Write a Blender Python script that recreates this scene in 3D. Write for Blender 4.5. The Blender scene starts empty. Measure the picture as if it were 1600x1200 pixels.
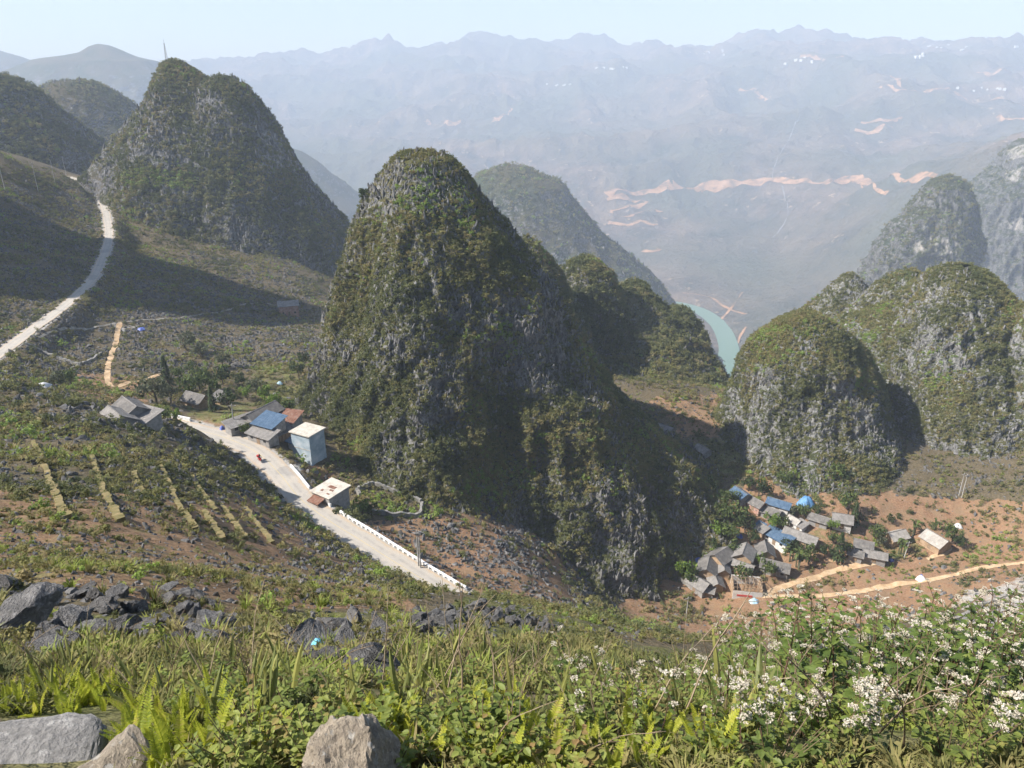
import bpy, bmesh, math, random
import numpy as np
from mathutils import Vector, Matrix, Euler

R = math.radians
rng = np.random.default_rng(7)
random.seed(7)
SC = bpy.context.scene
COL = SC.collection

# ------------------------------------------------------------------ camera, sky, sun, exposure
FPX = 1186.0                      # focal length in photo pixels (1600 wide)
PITCH = 22.4
cam_d = bpy.data.cameras.new("camera")
cam = bpy.data.objects.new("camera", cam_d)
COL.objects.link(cam)
cam_d.sensor_width = 36.0
cam_d.lens = 36.0 * FPX / 1600.0
cam_d.clip_start = 0.05
cam_d.clip_end = 30000.0
cam.location = (0, 0, 0)
cam.rotation_euler = (R(90 - PITCH), 0, 0)
SC.camera = cam

SUN_AZ = -100.0
SUN_EL = 43.0
world = bpy.data.worlds.new("World")
SC.world = world
world.use_nodes = True
wn = world.node_tree.nodes
wn.clear()
sky = wn.new("ShaderNodeTexSky")
sky.sky_type = 'NISHITA'
sky.sun_disc = False
sky.sun_elevation = R(SUN_EL)
sky.sun_rotation = R(SUN_AZ)
sky.altitude = 1200
sky.air_density = 1.0
sky.dust_density = 1.2
sky.ozone_density = 1.0
bg = wn.new("ShaderNodeBackground")
bg.inputs[1].default_value = 0.08
wo = wn.new("ShaderNodeOutputWorld")
world.node_tree.links.new(sky.outputs[0], bg.inputs[0])
world.node_tree.links.new(bg.outputs[0], wo.inputs[0])

sun_d = bpy.data.lights.new("sun", 'SUN')
sun_d.energy = 5.0
sun_d.angle = R(0.55)
sun_d.color = (1.0, 0.935, 0.87)
sun = bpy.data.objects.new("sun", sun_d)
COL.objects.link(sun)
_sd = Vector((math.sin(R(SUN_AZ)) * math.cos(R(SUN_EL)), math.cos(R(SUN_AZ)) * math.cos(R(SUN_EL)), math.sin(R(SUN_EL))))
sun.rotation_euler = _sd.to_track_quat('Z', 'Y').to_euler()
sun.location = (-60, 5, 60)

SC.view_settings.view_transform = 'Standard'
SC.view_settings.look = 'None'
SC.view_settings.exposure = 0.98
SC.view_settings.gamma = 1.0
SC.cycles.use_denoising = True
SC.cycles.use_adaptive_sampling = True
SC.cycles.adaptive_threshold = 0.03
SC.cycles.max_bounces = 7
SC.cycles.diffuse_bounces = 2
SC.cycles.glossy_bounces = 2
SC.cycles.transmission_bounces = 3
SC.cycles.transparent_max_bounces = 6
SC.cycles.volume_bounces = 3
SC.cycles.caustics_reflective = False
SC.cycles.caustics_refractive = False

HAZE_DENSITY = 0.000205
HAZE_COLOR = (0.74, 0.85, 1.0)

# ------------------------------------------------------------------ pixel <-> world
CP, SP = math.cos(R(PITCH)), math.sin(R(PITCH))
def ray(px, py):
    u, v = px - 800.0, 600.0 - py
    return np.array([u, FPX * CP + v * SP, -FPX * SP + v * CP])
def atY(px, py, Y):
    d = ray(px, py)
    return d * (Y / d[1])
def atZ(px, py, z):
    d = ray(px, py)
    return d * (z / d[2])

# ------------------------------------------------------------------ numpy noise
def _hash(ix, iy, iz, seed):
    h = (ix.astype(np.uint32) * np.uint32(374761393) + iy.astype(np.uint32) * np.uint32(668265263)
         + iz.astype(np.uint32) * np.uint32(2147483647) + np.uint32((seed * 974711 + 12345) & 0xffffffff))
    h = (h ^ (h >> np.uint32(13))) * np.uint32(1274126177)
    h = h ^ (h >> np.uint32(16))
    return h
def vnoise3(x, y, z, seed=0):
    xi, yi, zi = np.floor(x), np.floor(y), np.floor(z)
    fx, fy, fz = x - xi, y - yi, z - zi
    xi, yi, zi = xi.astype(np.int64), yi.astype(np.int64), zi.astype(np.int64)
    u, v, w = (f * f * f * (f * (f * 6 - 15) + 10) for f in (fx, fy, fz))
    def c(a, b, d):
        return (_hash(xi + a, yi + b, zi + d, seed) & np.uint32(0xffff)).astype(np.float64) / 32767.5 - 1.0
    x00 = c(0,0,0)*(1-u) + c(1,0,0)*u; x10 = c(0,1,0)*(1-u) + c(1,1,0)*u
    x01 = c(0,0,1)*(1-u) + c(1,0,1)*u; x11 = c(0,1,1)*(1-u) + c(1,1,1)*u
    return (x00*(1-v) + x10*v)*(1-w) + (x01*(1-v) + x11*v)*w
def fbm(x, y, z=None, octs=4, seed=0, gain=0.5, ridged=False):
    z = np.zeros_like(x) if z is None else z
    t, a, f, n = 0.0, 1.0, 1.0, 0.0
    for o in range(octs):
        v = vnoise3(x * f + o * 17.3, y * f - o * 9.1, z * f + o * 4.7, seed + o)
        if ridged: v = 1.0 - 2.0 * np.abs(v)
        t = t + a * v; n += a; a *= gain; f *= 2.03
    return t / n
def smooth(a, b, x):
    t = np.clip((x - a) / (b - a), 0, 1)
    return t * t * (3 - 2 * t)

# ------------------------------------------------------------------ object helpers
def tag(o, label=None, cat=None, group=None, kind=None):
    if label: o["label"] = label
    if cat: o["category"] = cat
    if group: o["group"] = group
    if kind: o["kind"] = kind
    return o
def link(name, me, mat=None, parent=None):
    if mat is not None and len(me.materials) == 0: me.materials.append(mat)
    o = bpy.data.objects.new(name, me)
    COL.objects.link(o)
    if parent is not None: o.parent = parent
    return o
def empty(name, loc=(0, 0, 0), rz=0.0, rot=None):
    o = bpy.data.objects.new(name, None)
    o.empty_display_size = 0.2
    COL.objects.link(o)
    o.location = loc
    o.rotation_euler = rot if rot is not None else (0, 0, rz)
    return o
def np_mesh(name, verts, faces, smooth_shade=True):
    me = bpy.data.meshes.new(name)
    verts = np.ascontiguousarray(verts, dtype=np.float32)
    faces = np.ascontiguousarray(faces, dtype=np.int32)
    n, k = faces.shape
    me.vertices.add(len(verts)); me.vertices.foreach_set("co", verts.ravel())
    me.loops.add(n * k); me.loops.foreach_set("vertex_index", faces.ravel())
    me.polygons.add(n)
    me.polygons.foreach_set("loop_start", np.arange(0, n * k, k, dtype=np.int32))
    me.polygons.foreach_set("use_smooth", np.full(n, smooth_shade))
    me.update(calc_edges=True)
    return me
def py_mesh(name, verts, faces, smooth_shade=False):
    me = bpy.data.meshes.new(name)
    me.from_pydata([tuple(v) for v in verts], [], [tuple(f) for f in faces])
    if smooth_shade:
        me.polygons.foreach_set("use_smooth", np.full(len(faces), True))
    me.update()
    return me
def grid_faces(nu, nv, wrap_u=False):
    i = np.arange(nu if wrap_u else nu - 1)[:, None]; j = np.arange(nv - 1)[None, :]
    i2 = (i + 1) % nu
    f = np.stack([(i * nv + j) + 0 * j, (i2 * nv + j) + 0 * j, i2 * nv + j + 1, i * nv + j + 1], -1)
    return f.reshape(-1, 4)
def add_color(me, name, rgb):
    a = me.color_attributes.new(name, 'FLOAT_COLOR', 'POINT')
    d = np.ones((len(me.vertices), 4), np.float32); d[:, :rgb.shape[1]] = rgb
    a.data.foreach_set("color", d.ravel())

class MB:
    """collects boxes, prisms and tubes into one mesh"""
    def __init__(s): s.v = []; s.f = []
    def add(s, vs, fs):
        b = len(s.v); s.v += [tuple(v) for v in vs]; s.f += [tuple(i + b for i in f) for f in fs]; return s
    def box(s, x0, y0, z0, x1, y1, z1):
        return s.add([(x0,y0,z0),(x1,y0,z0),(x1,y1,z0),(x0,y1,z0),(x0,y0,z1),(x1,y0,z1),(x1,y1,z1),(x0,y1,z1)],
                     [(0,3,2,1),(4,5,6,7),(0,1,5,4),(1,2,6,5),(2,3,7,6),(3,0,4,7)])
    def hexa(s, p):      # 8 points, bottom 4 then top 4
        return s.add(p, [(0,3,2,1),(4,5,6,7),(0,1,5,4),(1,2,6,5),(2,3,7,6),(3,0,4,7)])
    def tube(s, a, b, r0, r1=None, n=6):
        r1 = r0 if r1 is None else r1
        a, b = Vector(a), Vector(b); d = (b - a).normalized()
        t = Vector((0, 0, 1)) if abs(d.z) < 0.9 else Vector((1, 0, 0))
        e1 = d.cross(t).normalized(); e2 = d.cross(e1)
        vs = []
        for p, r in ((a, r0), (b, r1)):
            for k in range(n):
                q = 2 * math.pi * k / n
                vs.append(p + e1 * (math.cos(q) * r) + e2 * (math.sin(q) * r))
        fs = [(k, (k + 1) % n, n + (k + 1) % n, n + k) for k in range(n)]
        fs += [tuple(range(n - 1, -1, -1)), tuple(range(n, 2 * n))]
        return s.add(vs, fs)
    def path(s, pts, r, n=5):
        for k in range(len(pts) - 1):
            ra = r[k] if isinstance(r, (list, tuple)) else r
            rb = r[k + 1] if isinstance(r, (list, tuple)) else r
            s.tube(pts[k], pts[k + 1], ra, rb, n)
        return s
    def mesh(s, name, sm=False): return py_mesh(name, s.v, s.f, sm)
    def build(s, name, mat, parent=None, sm=False): return link(name, s.mesh(name, sm), mat, parent)

# ------------------------------------------------------------------ materials
class NT:
    def __init__(s, name):
        s.m = bpy.data.materials.new(name); s.m.use_nodes = True
        s.t = s.m.node_tree; s.t.nodes.clear()
        s.out = s.n("ShaderNodeOutputMaterial"); s.b = s.n("ShaderNodeBsdfPrincipled")
        s.l(s.b.outputs[0], s.out.inputs[0])
    def n(s, t): return s.t.nodes.new(t)
    def l(s, a, b): s.t.links.new(a, b)
    def pos(s):
        return s.n("ShaderNodeNewGeometry").outputs['Position']
    def objc(s): return s.n("ShaderNodeTexCoord").outputs['Object']
    def scaled(s, vec, sc):
        m = s.n("ShaderNodeMapping"); m.inputs['Scale'].default_value = sc; s.l(vec, m.inputs[0]); return m.outputs[0]
    def noise(s, vec, scale, detail=4, rough=0.55, dist=0.0):
        n = s.n("ShaderNodeTexNoise"); s.l(vec, n.inputs['Vector'])
        n.inputs['Scale'].default_value = scale; n.inputs['Detail'].default_value = detail
        n.inputs['Roughness'].default_value = rough; n.inputs['Distortion'].default_value = dist
        return n.outputs['Fac']
    def voro(s, vec, scale, feature='F1', out='Distance'):
        n = s.n("ShaderNodeTexVoronoi"); n.feature = feature; s.l(vec, n.inputs['Vector']); n.inputs['Scale'].default_value = scale
        return n.outputs[out]
    def ramp(s, fac, stops):
        r = s.n("ShaderNodeValToRGB"); e = r.color_ramp.elements
        while len(e) < len(stops): e.new(0.5)
        for k, (p, c) in enumerate(stops):
            e[k].position = p; e[k].color = (*c, 1) if len(c) == 3 else c
        s.l(fac, r.inputs[0]); return r.outputs[0]
    def rng(s, fac, a, b, c=0.0, d=1.0):
        m = s.n("ShaderNodeMapRange"); s.l(fac, m.inputs[0])
        for k, v in zip((1, 2, 3, 4), (a, b, c, d)): m.inputs[k].default_value = v
        return m.outputs[0]
    def mix(s, fac, a, b, mode='MIX'):
        m = s.n("ShaderNodeMix"); m.data_type = 'RGBA'; m.blend_type = mode
        for sock, v in ((m.inputs[0], fac), (m.inputs[6], a), (m.inputs[7], b)):
            if hasattr(v, 'is_output'): s.l(v, sock)
            else: sock.default_value = v if not isinstance(v, tuple) else (*v, 1)
        return m.outputs[2]
    def math(s, op, a, b=None):
        m = s.n("ShaderNodeMath"); m.operation = op
        for k, v in enumerate((a, b)):
            if v is None: continue
            if hasattr(v, 'is_output'): s.l(v, m.inputs[k])
            else: m.inputs[k].default_value = v
        return m.outputs[0]
    def attr(s, name, inst=False):
        a = s.n("ShaderNodeAttribute"); a.attribute_name = name
        if inst: a.attribute_type = 'INSTANCER'
        return a
    def rand(s): return s.n("ShaderNodeObjectInfo").outputs['Random']
    def color(s, c):
        if hasattr(c, 'is_output'): s.l(c, s.b.inputs['Base Color'])
        else: s.b.inputs['Base Color'].default_value = (*c, 1)
    def bump(s, h, strength=0.5, dist=0.1):
        b = s.n("ShaderNodeBump"); b.inputs['Strength'].default_value = strength; b.inputs['Distance'].default_value = dist
        s.l(h, b.inputs['Height']); s.l(b.outputs[0], s.b.inputs['Normal'])
    def rough(s, r, spec=0.3):
        s.b.inputs['Roughness'].default_value = r
        s.b.inputs['Specular IOR Level'].default_value = spec
    def leafy(s, col, trans=0.35):
        """mix of principled and translucent for thin leaves"""
        tr = s.n("ShaderNodeBsdfTranslucent"); s.l(col, tr.inputs[0])
        mx = s.n("ShaderNodeMixShader"); mx.inputs[0].default_value = trans
        s.l(s.b.outputs[0], mx.inputs[1]); s.l(tr.outputs[0], mx.inputs[2]); s.l(mx.outputs[0], s.out.inputs[0])

def simple(name, cols, scale=3.0, rough=0.8, bump=0.0, bdist=0.02, vec='obj', detail=5, spec=0.25, stretch=None):
    t = NT(name)
    v = t.objc() if vec == 'obj' else t.pos()
    if stretch: v = t.scaled(v, stretch)
    n = t.noise(v, scale, detail)
    k = len(cols)
    t.color(t.ramp(n, [(0.3 + 0.4 * i / max(k - 1, 1), c) for i, c in enumerate(cols)]))
    t.rough(rough, spec)
    if bump: t.bump(n, bump, bdist)
    return t.m

# ------------------------------------------------------------------ base terrain: heights interpolated between surveyed points
# each entry: photo pixel and forward distance of a ground point (its height follows)
G = [
 # near bank
 (0,1190,2.0),(400,1190,2.0),(800,1190,2.0),(1200,1190,2.0),(1600,1190,2.0),(-300,1190,2.0),(1900,1190,2.0),
 (0,1120,3.0),(800,1118,3.0),(1600,1115,3.2),(1250,1120,3.1),
 (0,1040,6.0),(400,1050,5.5),(800,1035,6.0),(1200,1066,6.0),(1600,1070,6.0),
 (0,985,10),(200,990,10),(400,1000,10),(600,1000,11),(800,998,12),(1000,1045,12),(1250,1062,10),(1600,1060,11),
 # hillside on the left
 (0,915,15),(200,905,16),(0,880,20),(200,880,22),(0,800,42),(200,800,48),(0,720,75),(200,720,88),(0,650,110),(200,650,128),(0,600,136),(-250,560,140),(-250,700,80),(-250,850,28),
 (100,622,132),(280,668,136),(340,705,134),(380,730,132),(405,750,128),(445,792,117),(480,825,108),
 (400,960,16),(400,900,32),(400,850,58),(400,800,88),
 (600,960,20),(600,920,46),(590,893,80),(600,886,100),(700,945,60),(715,940,85),(520,850,100),
 (760,940,30),(745,931,62),(800,938,55),(850,962,40),(900,985,35),(980,1022,30),(1100,1058,26),(1300,1065,24),(1600,1055,20),
 # hidden flank between the near crest and the village floor
 (1000,990,95),(1150,1010,100),(1350,1020,100),(1600,1005,90),(900,965,105),(820,950,108),
 # valley behind the hillside
 (0,575,175),(130,608,180),(180,632,165),(240,648,160),(300,640,176),(350,655,166),(230,590,200),(350,600,208),(450,600,212),(480,640,185),
 (450,650,166),(100,545,222),(200,512,256),(350,545,250),(450,560,240),(300,470,308),(400,470,345),(460,490,335),(300,400,400),(230,400,372),(250,340,450),(430,420,400),
 # left flank above the upper road
 (0,500,236),(0,450,262),(0,400,300),(0,350,340),(0,300,380),(0,240,430),(60,265,462),(100,400,318),(60,440,282),(100,340,400),(100,300,455),(-250,400,260),(-250,250,400),(-300,520,200),
 (140,283,503),(110,275,520),(200,290,500),
 # east of the lower road, foot of the centre hill
 (520,720,150),(520,770,142),(560,800,134),(620,800,137),(660,860,122),(700,900,113),(720,930,106),(760,900,116),(820,880,128),(800,940,108),(900,930,128),(960,950,146),
 # village bowl
 (1000,960,145),(1040,900,164),(1040,860,176),(1100,940,155),(1100,890,167),(1190,870,172),(1190,925,158),(1300,930,158),(1400,930,157),(1215,785,190),(1160,790,188),
 (1230,740,201),(1130,720,212),(1080,690,226),(1080,640,243),(1010,640,240),(1300,790,186),(1300,860,172),(1400,740,203),(1400,800,186),(1450,850,174),(1550,790,187),(1600,740,198),(1600,860,166),(1600,930,140),(1560,960,128),
 (1500,975,120),(1590,900,154),(1750,800,170),(1750,900,140),(1900,850,150),
]
GW = [  # world points (x, y, z) that the photograph does not show
 (-40,-0.5,-2),(40,-0.5,-3),(0,0.9,-1.7),(-6,1.0,-1.6),(6,1.0,-1.8),
 (60,330,-135),(100,450,-240),(150,700,-400),(60,900,-475),(200,330,-150),(280,400,-220),(300,700,-420),
 (-100,420,-112),(-60,520,-170),(-100,700,-280),(-200,900,-420),(-320,620,-90),(-420,760,-120),(-550,600,-30),(-600,900,-200),
 (400,300,-120),(450,500,-250),(500,900,-460),(300,150,-90),(-350,250,-20),(-330,120,-25),(-260,60,-15),(260,70,-60),(-120,40,-16),(0,900,-475),
]
def _tps_setup(P, V, lam):
    n = len(P)
    d = np.linalg.norm(P[:, None] - P[None], axis=2)
    K = np.where(d > 0, d * d * np.log(np.maximum(d, 1e-9)), 0) + lam * np.eye(n)
    A = np.zeros((n + 3, n + 3)); A[:n, :n] = K; A[:n, n] = 1; A[:n, n + 1:] = P; A[n, :n] = 1; A[n + 1:, :n] = P.T
    return np.linalg.solve(A, np.concatenate([V, np.zeros(3)]))
def _tps_eval(W, P, Q):
    out = np.empty(len(Q)); n = len(P)
    for k in range(0, len(Q), 20000):
        q = Q[k:k + 20000]
        d2 = (q[:, :1] - P[None, :, 0]) ** 2 + (q[:, 1:] - P[None, :, 1]) ** 2
        out[k:k + 20000] = (0.5 * d2 * np.log(np.maximum(d2, 1e-18))) @ W[:n] + W[n] + q @ W[n + 1:]
    return out
def _polar(x, y):
    d = np.hypot(x, y)
    return np.stack([np.arctan2(x, np.maximum(y, 1e-3)) * 1.6, np.log(np.maximum(d, 0.5))], -1), d
_pts = np.array([atY(*g) for g in G] + [list(w) for w in GW])
_P, _d = _polar(_pts[:, 0], _pts[:, 1])
_W = _tps_setup(_P, _pts[:, 2] / _d, 2e-3)
def ground_raw(x, y):
    q, d = _polar(x, y)
    return _tps_eval(_W, _P, q) * d

# roads: centre lines as (pixel, height)
def catmull(pts, step):
    pts = np.asarray(pts, float)
    p = np.vstack([2 * pts[0] - pts[1], pts, 2 * pts[-1] - pts[-2]])
    out = []
    for i in range(1, len(p) - 2):
        n = max(2, int(np.linalg.norm(p[i + 1] - p[i]) / step))
        t = np.linspace(0, 1, n, endpoint=False)[:, None]
        out.append(0.5 * (2 * p[i] + (p[i + 1] - p[i - 1]) * t + (2 * p[i - 1] - 5 * p[i] + 4 * p[i + 1] - p[i + 2]) * t ** 2
                          + (3 * p[i] - p[i - 1] - 3 * p[i + 1] + p[i + 2]) * t ** 3))
    return np.vstack(out + [pts[-1:]])
LOW = catmull([atZ(*p) for p in [(175,640,-73.5),(235,655,-74.2),(300,670,-75),(352,684,-75.5),(400,706,-76),(437,740,-77),(468,778,-78),(512,812,-79),(565,845,-80),(615,877,-81),(665,908,-82),(720,940,-83),(800,975,-84.5),(870,1000,-86)]], 1.2)
UP = catmull([atZ(*p) for p in [(-120,625,-73),(-50,588,-73.5),(0,552,-74),(60,508,-75),(110,470,-76),(145,435,-77),(160,405,-77),(170,370,-76),(166,335,-74),(156,305,-70),(142,287,-66),(124,281,-65),(100,276,-66)]], 3.0)
def road_dist(x, y, C):
    best = np.full(len(x), 1e9); zz = np.zeros(len(x)); side = np.zeros(len(x))
    x0, x1, y0, y1 = C[:, 0].min() - 25, C[:, 0].max() + 25, C[:, 1].min() - 25, C[:, 1].max() + 25
    m = np.where((x > x0) & (x < x1) & (y > y0) & (y < y1))[0]
    for k in range(0, len(m), 20000):
        i = m[k:k + 20000]
        d2 = (x[i, None] - C[None, :, 0]) ** 2 + (y[i, None] - C[None, :, 1]) ** 2
        j = d2.argmin(1); best[i] = np.sqrt(d2[np.arange(len(i)), j]); zz[i] = C[j, 2]
        j2 = np.minimum(j + 1, len(C) - 1); j1 = np.maximum(j2 - 1, 0)
        tx, ty = C[j2, 0] - C[j1, 0], C[j2, 1] - C[j1, 1]
        side[i] = np.sign(tx * (y[i] - C[j, 1]) - ty * (x[i] - C[j, 0]))
    return best, zz, side
LOW_HW, UP_HW = 2.7, 2.3
def ground(x, y, detail=True):
    x = np.asarray(x, float).ravel(); y = np.asarray(y, float).ravel()
    z = ground_raw(x, y)
    d = np.hypot(x, y)
    if detail:
        z = z + fbm(x / 22, y / 22, octs=4, seed=3) * np.clip(d * 0.012, 0.04, 2.2) + fbm(x / 2.4, y / 2.4, octs=3, seed=9) * np.clip(d * 0.01, 0.05, 0.32)
    for C, hw, cut in ((LOW, LOW_HW, 5.0), (UP, UP_HW, 7.0)):
        b, rz, sd = road_dist(x, y, C)
        w = 1 - smooth(hw + 0.7, hw + 0.7 + cut, b)
        z = z * (1 - w) + (rz - 0.12) * w
    return z
def gz(x, y):
    return float(ground(np.array([x]), np.array([y]))[0])
def hit(px, py):
    """where the sight line through a photo pixel meets the ground"""
    d = ray(px, py); Y = np.geomspace(4, 700, 900)
    P = d[None] * (Y / d[1])[:, None]
    g = ground(P[:, 0], P[:, 1])
    k = np.where((P[:, 2] < g) & (Y > 8))[0]
    k = k[0] if len(k) else len(Y) - 1
    return P[k] * 0.5 + P[k - 1] * 0.5

# ------------------------------------------------------------------ scatter of uncountable stuff (points with attributes, instanced)
PROTO = {}
def scatter(name, pts, rot, scl, pid, tint, protos, label, cat):
    me = bpy.data.meshes.new(name)
    me.vertices.add(len(pts)); me.vertices.foreach_set("co", np.ascontiguousarray(pts, np.float32).ravel())
    for an, at, arr, f in (("rot", 'FLOAT_VECTOR', rot, "vector"), ("scl", 'FLOAT_VECTOR', scl, "vector"), ("pid", 'INT', pid, "value"), ("tint", 'FLOAT', tint, "value")):
        a = me.attributes.new(an, at, 'POINT')
        a.data.foreach_set(f, np.ascontiguousarray(arr, np.int32 if at == 'INT' else np.float32).ravel())
    o = link(name, me)
    tag(o, label, cat, kind="stuff")
    key = id(protos)
    if key not in PROTO:
        c = bpy.data.collections.new("prototypes_%d" % len(PROTO))
        for p in protos: c.objects.link(p)
        ng = bpy.data.node_groups.new("scatter_%d" % len(PROTO), 'GeometryNodeTree')
        ng.interface.new_socket("Geometry", in_out='INPUT', socket_type='NodeSocketGeometry')
        ng.interface.new_socket("Geometry", in_out='OUTPUT', socket_type='NodeSocketGeometry')
        N, L = ng.nodes, ng.links
        gi, go = N.new("NodeGroupInput"), N.new("NodeGroupOutput")
        m2p = N.new("GeometryNodeMeshToPoints")
        iop = N.new("GeometryNodeInstanceOnPoints"); iop.inputs['Pick Instance'].default_value = True
        ci = N.new("GeometryNodeCollectionInfo"); ci.inputs['Collection'].default_value = c
        ci.inputs['Separate Children'].default_value = True; ci.inputs['Reset Children'].default_value = True
        def na(nm, t):
            a = N.new("GeometryNodeInputNamedAttribute"); a.data_type = t; a.inputs['Name'].default_value = nm; return a.outputs['Attribute']
        L.new(gi.outputs[0], m2p.inputs[0]); L.new(m2p.outputs[0], iop.inputs['Points'])
        L.new(ci.outputs[0], iop.inputs['Instance']); L.new(na("pid", 'INT'), iop.inputs['Instance Index'])
        L.new(na("rot", 'FLOAT_VECTOR'), iop.inputs['Rotation']); L.new(na("scl", 'FLOAT_VECTOR'), iop.inputs['Scale'])
        L.new(iop.outputs[0], go.inputs[0])
        PROTO[key] = ng
    m = o.modifiers.new("scatter", 'NODES'); m.node_group = PROTO[key]
    return o
def proto(name, me, mat):
    if mat is not None: me.materials.append(mat)
    return bpy.data.objects.new(name, me)

def rock_mesh(name, seed, sub=2, rough=0.35, blade=1.0, flat=True):
    bm = bmesh.new(); bmesh.ops.create_icosphere(bm, subdivisions=sub, radius=1.0)
    v = np.array([p.co[:] for p in bm.verts]); r = np.random.default_rng(seed)
    # cut with random planes for broken facets, steeper ones for blades
    for k in range(10):
        n = r.normal(size=3) * ([1, 1, 0.45] if blade > 1.3 else [1, 1, 1]); n /= np.linalg.norm(n); h = r.uniform(0.35, 0.8)
        dd = v @ n; v -= np.outer(np.maximum(dd - h, 0), n)
    s = r.uniform(0, 50)
    nn = fbm(v[:, 0] * 1.9 + s, v[:, 1] * 1.9, v[:, 2] * 0.8, octs=3, seed=seed, ridged=True) - 0.35
    v *= (1 + rough * nn)[:, None]
    if blade > 1.3:
        w = 1 - 0.3 * smooth(-0.3, 1.0, v[:, 2])
        v[:, 0] *= w; v[:, 1] *= w * 0.72
        top = smooth(-0.1, 0.6, v[:, 2])
        v[:, 2] *= blade * (1 + top * 0.55 * fbm(v[:, 0] * 2.4 + s, v[:, 1] * 2.4, octs=2, seed=seed + 4))
        v[:, 0] += 0.18 * v[:, 2] * r.uniform(-1, 1)
    for p, c in zip(bm.verts, v): p.co = c
    me = bpy.data.meshes.new(name); bm.to_mesh(me); bm.free()
    me.polygons.foreach_set("use_smooth", np.full(len(me.polygons), not flat))
    return me
def leaf_cloud(name, seed, n=120, leaf=0.22, rx=1.0, rz=0.8, lobes=5, up=0.25):
    """many small leaf faces spread through a few overlapping lobes, base at z=0"""
    r = np.random.default_rng(seed)
    c = r.normal(size=(lobes, 3)) * np.array([0.42, 0.42, 0.3]) * [rx, rx, rz]; c[:, 2] += 0.75 * rz
    cr = r.uniform(0.38, 0.62, lobes)
    k = r.integers(0, lobes, n)
    d = r.normal(size=(n, 3)); d /= np.linalg.norm(d, axis=1)[:, None]
    p = c[k] + d * (cr[k] * r.uniform(0.55, 1.08, n))[:, None] * [rx, rx, rz]
    p[:, 2] = np.maximum(p[:, 2], 0.03)
    nrm = d * 0.8 + r.normal(size=(n, 3)) * 0.6 + [0, 0, up]; nrm /= np.linalg.norm(nrm, axis=1)[:, None]
    a = np.cross(nrm, r.normal(size=(n, 3))); a /= np.linalg.norm(a, axis=1)[:, None]
    b = np.cross(nrm, a)
    L = leaf * r.uniform(0.6, 1.35, n)[:, None]
    v = np.stack([p - a * L, p + b * L * 0.5 + nrm * L * 0.12, p + a * L, p - b * L * 0.5 + nrm * L * 0.12], 1).reshape(-1, 3)
    f = np.arange(4 * n).reshape(n, 4)
    return np_mesh(name, v, f, False)

def sample_mesh(V, F, dens, n, r, toward_cam=True, tol=-0.25):
    """points on quads V[F], weighted by area and density; returns points, normals, face ids"""
    a, b, c, d = (V[F[:, k]] for k in range(4))
    nrm = np.cross(c - a, d - b); ar = np.linalg.norm(nrm, axis=1) + 1e-12
    nn = nrm / ar[:, None]
    cen = (a + b + c + d) / 4
    w = ar * dens
    if toward_cam:
        view = -cen / np.linalg.norm(cen, axis=1)[:, None]
        w = w * ((nn * view).sum(1) > tol)
    cs = np.cumsum(w); i = np.searchsorted(cs, r.uniform(0, cs[-1], n)); i = np.minimum(i, len(F) - 1)
    u, v = r.uniform(size=(2, n, 1))
    p = (a[i] * (1 - u) + b[i] * u) * (1 - v) + (d[i] * (1 - u) + c[i] * u) * v
    return p, nn[i], i

# ------------------------------------------------------------------ shared natural materials
def mat_rock(name, c0, c1, c2, scale=1.2, tint=True):
    t = NT(name); v = t.pos()
    n = t.noise(t.scaled(v, (1, 1, 0.45)), scale, 6, 0.62)
    n2 = t.noise(v, scale * 6, 3)
    col = t.ramp(n, [(0.32, c0), (0.5, c1), (0.68, c2)])
    col = t.mix(0.5, col, t.ramp(n2, [(0.3, c0), (0.7, c2)]))
    if tint:
        f = t.rng(t.attr("tint", True).outputs['Fac'], 0, 1, 0.55, 1.35)
        m = t.n("ShaderNodeMix"); m.data_type = 'RGBA'; m.blend_type = 'MULTIPLY'; m.inputs[0].default_value = 1.0
        t.l(col, m.inputs[6]); t.l(f, m.inputs[7]); col = m.outputs[2]
    t.color(col); t.rough(0.92, 0.15)
    t.bump(n2, 0.6, 0.08)
    return t.m
ROCK = mat_rock("limestone", (0.095, 0.095, 0.094), (0.165, 0.163, 0.158), (0.27, 0.262, 0.248))
ROCK_NEAR = mat_rock("near_limestone", (0.10, 0.105, 0.11), (0.17, 0.172, 0.175), (0.27, 0.265, 0.26), 3.0, False)
def mat_leaf(name, stops, trans=0.3):
    t = NT(name)
    f = t.attr("tint", True).outputs['Fac']
    col = t.ramp(f, stops)
    n = t.noise(t.pos(), 2.5, 2)
    col = t.mix(t.rng(n, 0.35, 0.65, 0, 0.25), col, (0.07, 0.075, 0.03))
    t.color(col); t.rough(0.7, 0.2); t.leafy(col, trans)
    return t.m
SCRUB = mat_leaf("scrub_leaf", [(0.0, (0.12, 0.14, 0.055)), (0.35, (0.19, 0.20, 0.075)), (0.62, (0.26, 0.245, 0.095)), (0.85, (0.31, 0.25, 0.115)), (1.0, (0.26, 0.36, 0.08))])
GRASSM = mat_leaf("tuft_leaf", [(0.0, (0.09, 0.105, 0.038)), (0.4, (0.18, 0.18, 0.062)), (0.7, (0.27, 0.225, 0.095)), (1.0, (0.25, 0.30, 0.06))])
BLADES = [proto("rock_blade_%d" % k, rock_mesh("rock_blade", 20 + k, 2, 0.45, 1.4 + 0.16 * k), ROCK) for k in range(7)]
STONES = [proto("field_stone_%d" % k, rock_mesh("field_stone", 50 + k, 2, 0.4, 1.0 + 0.1 * k), ROCK) for k in range(6)]
SHRUBS = [proto("scrub_%d" % k, leaf_cloud("scrub", 80 + k, 110, 0.2, 1.0, 0.85, 5), SCRUB) for k in range(6)]
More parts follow.
